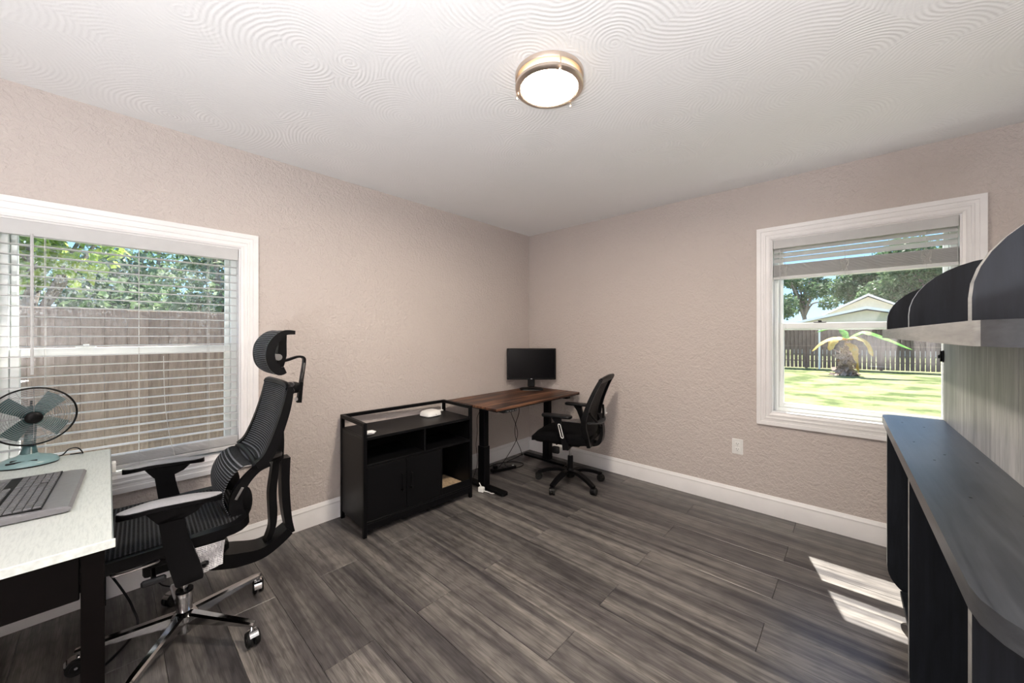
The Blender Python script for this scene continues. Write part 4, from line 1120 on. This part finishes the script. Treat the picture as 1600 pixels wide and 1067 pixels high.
# bottom stretcher that carries the casters
MB().b2((.055, YA+.10, zb0+.008), (.13, .741, zb0+.030), .002).build('bottom_stretcher', M['stain_dark'], SU)
for (x_, y_) in ((.055, .66), (.115, .60), (.05, .25), (.105, .10), (.165, .05), (.085, -.35), (.15, -.42), (.07, .0)):
    MB().lathe([(0, .9181), (.0032, .9181), (.0036, .9186), (.0020, .9188), (0, .9183)], (x_, y_, 0), 10).build('screw_head', M['darkgrey'], SU)
hg = MB().box((DX-.002, .852, 1.215), (.004, .012, .055), .001).cyl((DX-.006, .863, 1.19), (DX-.006, .863, 1.24), .004, n=8).box((DX-.008, .872, 1.215), (.006, .016, .018), .003)
hg.cyl((DX-.014, .880, 1.212), (DX-.006, .880, 1.212), .008, n=10)
hg.build('hinge_latch', M['blackmetal'], SU)

# ------------------------------------------------------------------ exterior
GZ = -.20
lawn = MB().grid(lambda u, v: (-45+90*u, .16+80*v, GZ+.05*math.sin(u*40)*math.sin(v*30)), 60, 60).build('lawn', M['grass'], smooth=60)
struct(lawn, 'sunny green and yellow lawn outside the garden window', 'lawn')
lawn2 = MB().b2((-12, -14, GZ-.05), (-.16, .16, GZ)).build('side_yard', M['grass']); struct(lawn2, 'strip of ground between the left wall and the brown fence', 'ground')
# far fence
ff = thing('garden_fence', 'long brown picket fence across the far end of the lawn', 'fence', (2.5, 18.1, GZ))
yf = lambda x_: 17.55+.21*x_
def picket_mesh(w_, h_, t_):
    return MB().prism([(-w_/2, 0), (w_/2, 0), (w_/2, h_-.03), (w_/2-.02, h_), (-w_/2+.02, h_), (-w_/2, h_-.03)], 1, -t_/2, t_/2)
mb = MB(); x_ = -9.0; rz_ = math.atan(.21)
while x_ < 16:
    pm = picket_mesh(.118, 1.80+random.uniform(-.015, .015), .018)
    mm = Matrix.Translation((x_, yf(x_), GZ+.04)) @ Matrix.Rotation(rz_, 4, 'Z')
    mb.add(pm.v, pm.f, mm); x_ += .140
tag(mb.build('picket_row', M['fence_far'], ff, world=True, smooth=0), kind='stuff')
for z_ in (.35, 1.0, 1.55):
    mb = MB(); a = Vector((-9, yf(-9)+.035, GZ+z_)); b = Vector((16, yf(16)+.035, GZ+z_)); mb.tube([a, b], .04, 4, flat=(.09, .038)); mb.build('rail', M['fence_far'], ff, world=True)
mb = MB(); a = Vector((-9, yf(-9)+.03, GZ+1.32)); b = Vector((16, yf(16)+.03, GZ+1.32)); mb.tube([a, b], .04, 4, up=(0, 1, 0), flat=(.95, .010)); mb.build('backing_board', M['fence_far'], ff, world=True)
x_ = -8.5
while x_ < 16:
    MB().b2((x_, yf(x_)+.05, GZ), (x_+.09, yf(x_)+.14, GZ+1.85)).build('fence_post', M['fence_far'], ff, world=True); x_ += 2.4
wp = MB().cyl((1.62, 17.55, GZ), (1.62, 17.55, GZ+2.0), .035, n=10).lathe([(0, 1.80), (.05, 1.80), (.05, 1.84), (0, 1.86)], (1.62, 17.55, 0), 10).build('garden_pole', M['white']); tag(wp, 'thin white pole standing before the far picket fence', 'pole')
# near fence outside the left window
nf = thing('side_fence', 'brown board fence close outside the left window', 'fence', (-2.2, -3, GZ))
pk = MB().box((0, 0, .87), (.018, .1412, 1.74), .003).mesh('picket', M['fence_near'], 0)
y_ = -6.2
while y_ < .8:
    link_copy('picket', pk, (random.uniform(-.003, .003), y_+3, random.uniform(-.012, .012)), nf, (0, 0, 0)); y_ += .1415
for z_ in (.3, .9, 1.5): MB().b2((-.055, -3.3, z_-.045), (-.012, 3.9, z_+.045)).build('rail', M['fence_near'], nf)
# leaf clouds
def leaves(centers, radii, n, size, seed, squash=.8, curl=.3):
    g = np.random.RandomState(seed); C_ = np.array(centers, float); Rr = np.array(radii, float)
    idx = g.choice(len(C_), n, p=Rr**2/(Rr**2).sum())
    d = g.normal(size=(n, 3)); d /= np.linalg.norm(d, axis=1)[:, None]
    p = C_[idx]+d*(Rr[idx]*(.55+.5*g.rand(n)**.6))[:, None]*np.array([1, 1, squash])
    a = g.normal(size=(n, 3)); a[:, 2] -= .3; a /= np.linalg.norm(a, axis=1)[:, None]
    b = np.cross(a, g.normal(size=(n, 3))); b /= np.linalg.norm(b, axis=1)[:, None]
    c = np.cross(a, b); s_ = size*(.6+.8*g.rand(n))[:, None]
    q = np.stack([p, p+a*s_*.5+b*s_*.26+c*s_*.05, p+a*s_, p+a*s_*.5-b*s_*.26+c*s_*.05], 1).reshape(-1, 3)
    return q
def leaf_obj(name, q, mat, parent=None):
    me = bpy.data.meshes.new(name); n = len(q)//4
    me.vertices.add(4*n); me.vertices.foreach_set('co', q.ravel()); me.loops.add(4*n); me.loops.foreach_set('vertex_index', np.arange(4*n))
    me.polygons.add(n); me.polygons.foreach_set('loop_start', np.arange(0, 4*n, 4)); me.polygons.foreach_set('loop_total', np.full(n, 4))
    me.update(); me.validate(); me.materials.append(mat)
    o = bpy.data.objects.new(name, me); COL.objects.link(o)
    if parent: o.parent = parent
    o['kind'] = 'stuff'
    return o
def tree(nm, label, loc, h, blobs, n, size, mat, trunk_r, seed):
    t = thing(nm, label, 'tree', loc); g = random.Random(seed)
    cs = [b[:3] for b in blobs]; rs = [b[3] for b in blobs]
    top = Vector((sum(c[0] for c in cs)/len(cs), sum(c[1] for c in cs)/len(cs), min(c[2] for c in cs)))
    mb = MB().tube(cr([(0, 0, 0), (g.uniform(-.1, .1)*h, 0, h*.25), (top.x*.6, top.y*.6, top.z*.8), tuple(top)], 4), [trunk_r*(1-.05*i) for i in range(13)], 8)
    mb.build('trunk', M['bark'], t)
    for c in cs:
        mb = MB().tube(cr([tuple(top*.7), tuple(top.lerp(Vector(c), .5)+Vector((g.uniform(-.3, .3), g.uniform(-.3, .3), .2))), c], 4), [trunk_r*.45*(1-i*.09) for i in range(9)], 6); mb.build('branch', M['bark'], t)
    leaf_obj('foliage', leaves(cs, rs, n, size, seed), mat, t)
    return t
def blobs(n, cx, cz, rx, rz, r0, seed):
    g = random.Random(seed); return [(cx+g.uniform(-rx, rx), g.uniform(-rx, rx)*.6, cz+g.uniform(-rz, rz), g.uniform(r0*.7, r0*1.2)) for _ in range(n)]
tree('oak_tree', 'thin grey-branched tree left of the cream gable, beyond the picket fence', (-1.9, 57.7, GZ), 10, blobs(12, 0, 7.2, 2.2, 2.3, 1.1, 1), 4200, .36, M['leaf_oak'], .34, 11)
tree('oak_tree', 'broad dark green tree right behind the cream gable roof', (3.6, 69, GZ), 13, blobs(22, 0, 8.2, 3.3, 3.4, 2.0, 2), 16000, .42, M['leaf_oak'], .45, 12)
tree('oak_tree', 'tall dark green tree farthest right beyond the fence, over the roofs', (8.6, 55.5, GZ), 12, blobs(24, 0, 7.2, 3.9, 3.4, 1.9, 3), 18000, .38, M['leaf_oak'], .40, 13)
tree('small_tree', 'low bushy tree at the far left of the garden window view', (-4.0, 46, GZ), 6, blobs(10, 0, 3.8, 1.4, 1.4, 1.0, 4), 5000, .28, M['leaf_oak'], .16, 14)
tree('broadleaf_tree', 'bright yellow-green broadleaf tree just over the brown board fence', (-3.1, -3.95, GZ), 3, [(0, 0, 2.45, .34), (.1, .3, 2.75, .36), (0, .75, 3.0, .30), (0, -.4, 2.9, .40), (.1, .15, 2.2, .28), (.2, .5, 2.4, .3)], 800, .17, M['leaf_bright'], .05, 15)
tree('hedge_tree', 'dense mid-green tree behind the brown board fence, left part', (-5.6, -4.75, GZ), 4, blobs(9, 0, 3.0, .60, 1.0, .60, 6), 3600, .13, M['leaf_mid'], .12, 16)
tree('hedge_tree', 'pale speckled green tree behind the brown board fence, right part', (-5.6, -1.75, GZ), 4, blobs(12, 0, 2.7, .80, 1.0, .60, 7), 4200, .12, M['leaf_mid'], .12, 17)
tree('hedge_tree', 'farther green tree filling the gap behind the two hedge trees', (-10.2, -3.0, GZ), 5, blobs(18, 0, 3.0, 1.9, 1.9, .95, 8), 7000, .18, M['leaf_oak'], .16, 18)
# houses
def house(label, x0_, x1_, y0_, y1_, ze, za, over=.5):
    h = thing('house', label, 'house', ((x0_+x1_)/2, (y0_+y1_)/2, GZ)); xm = (x0_+x1_)/2
    MB().prism([(x0_, GZ), (x1_, GZ), (x1_, ze), (xm, za-.12), (x0_, ze)], 1, y0_, y1_).build('wall', M['stucco'], h, world=True, smooth=0)
    for s_, xe in ((-1, x0_-over), (1, x1_+over)):
        k_ = (za-ze)/((x1_-x0_)/2); ze2 = ze-k_*over
        MB().prism([(xe, ze2), (xm, za), (xm, za+.14), (xe, ze2+.14)], 1, y0_-.5, y1_+.3).build('roof', M['roof'], h, world=True, smooth=0)
        MB().prism([(xe, ze2-.04), (xm, za-.05), (xm, za+.12), (xe, ze2+.12)], 1, y0_-.54, y0_-.5).build('fascia', M['white'], h, world=True, smooth=0)
    return h
house('pale gabled house just beyond the far picket fence', -.9, 7.6, 33.5, 39, 2.10, 3.15)
house('second pale roof peaking behind the gabled house', 1.0, 6.2, 42.5, 49, 3.3, 4.75)
house('low white roof beyond the fence at the left of the garden view', -6.0, -1.9, 29, 34, 1.55, 2.15)
# banana plant
BP = thing('banana_plant', 'banana plant with yellowed drooping leaves on the lawn', 'plant', (2.50, 15.5, GZ))
MB().tube(cr([(0, 0, 0), (.03, 0, .35), (-.02, 0, .75), (.04, 0, 1.15), (.02, 0, 1.35)], 5), [.15-.004*i for i in range(21)], 10).build('stem', M['banana_bark'], BP)
def bleaf(mat, pts, w_):
    P = cr(pts, 5); n = len(P)
    def fn(u, v):
        k_ = u*(n-1); i = min(int(k_), n-2); p = P[i].lerp(P[i+1], k_-i); d = (P[i+1]-P[i]).normalized(); sd_ = d.cross(Vector((0, 0, 1))); 
        if sd_.length < .05: sd_ = Vector((1, 0, 0))
        sd_.normalize(); nn = sd_.cross(d)
        ww = w_*math.sin(math.pi*min(1, .08+u*.92))**.6*(1+.12*math.sin(u*30))
        q = 2*v-1; return p+sd_*(q*ww)+nn*(-.35*abs(q)*ww)
    MB().grid(fn, 18, 4, .006).build('leaf', M[mat], BP, smooth=60)
T0 = (.02, 0, 1.32)
bleaf('leaf_yellow', [T0, (-.35, -.1, 1.40), (-.72, -.2, 1.20), (-.98, -.25, .85)], .22)
bleaf('leaf_yellow', [T0, (-.20, -.25, 1.42), (-.38, -.45, 1.25), (-.45, -.55, .90)], .19)
bleaf('leaf_yellow', [T0, (.30, -.2, 1.42), (.62, -.3, 1.20), (.72, -.35, .72)], .20)
bleaf('leaf_yellow', [(.06, 0, 1.2), (.22, -.2, 1.10), (.32, -.28, .70), (.36, -.28, .10)], .18)
bleaf('leaf_green', [T0, (.45, .0, 1.62), (.95, -.1, 1.45), (1.70, -.2, .98)], .27)
bleaf('leaf_green', [T0, (-.1, .3, 1.7), (-.5, .5, 1.75), (-.9, .7, 1.6)], .14)
tag(leaf_obj('dry_leaf_skirt', leaves([(0, 0, .25), (.02, 0, .7), (-.05, -.05, .05)], [.22, .17, .26], 200, .28, 31, .7), M['banana_bark'], BP), kind='stuff')
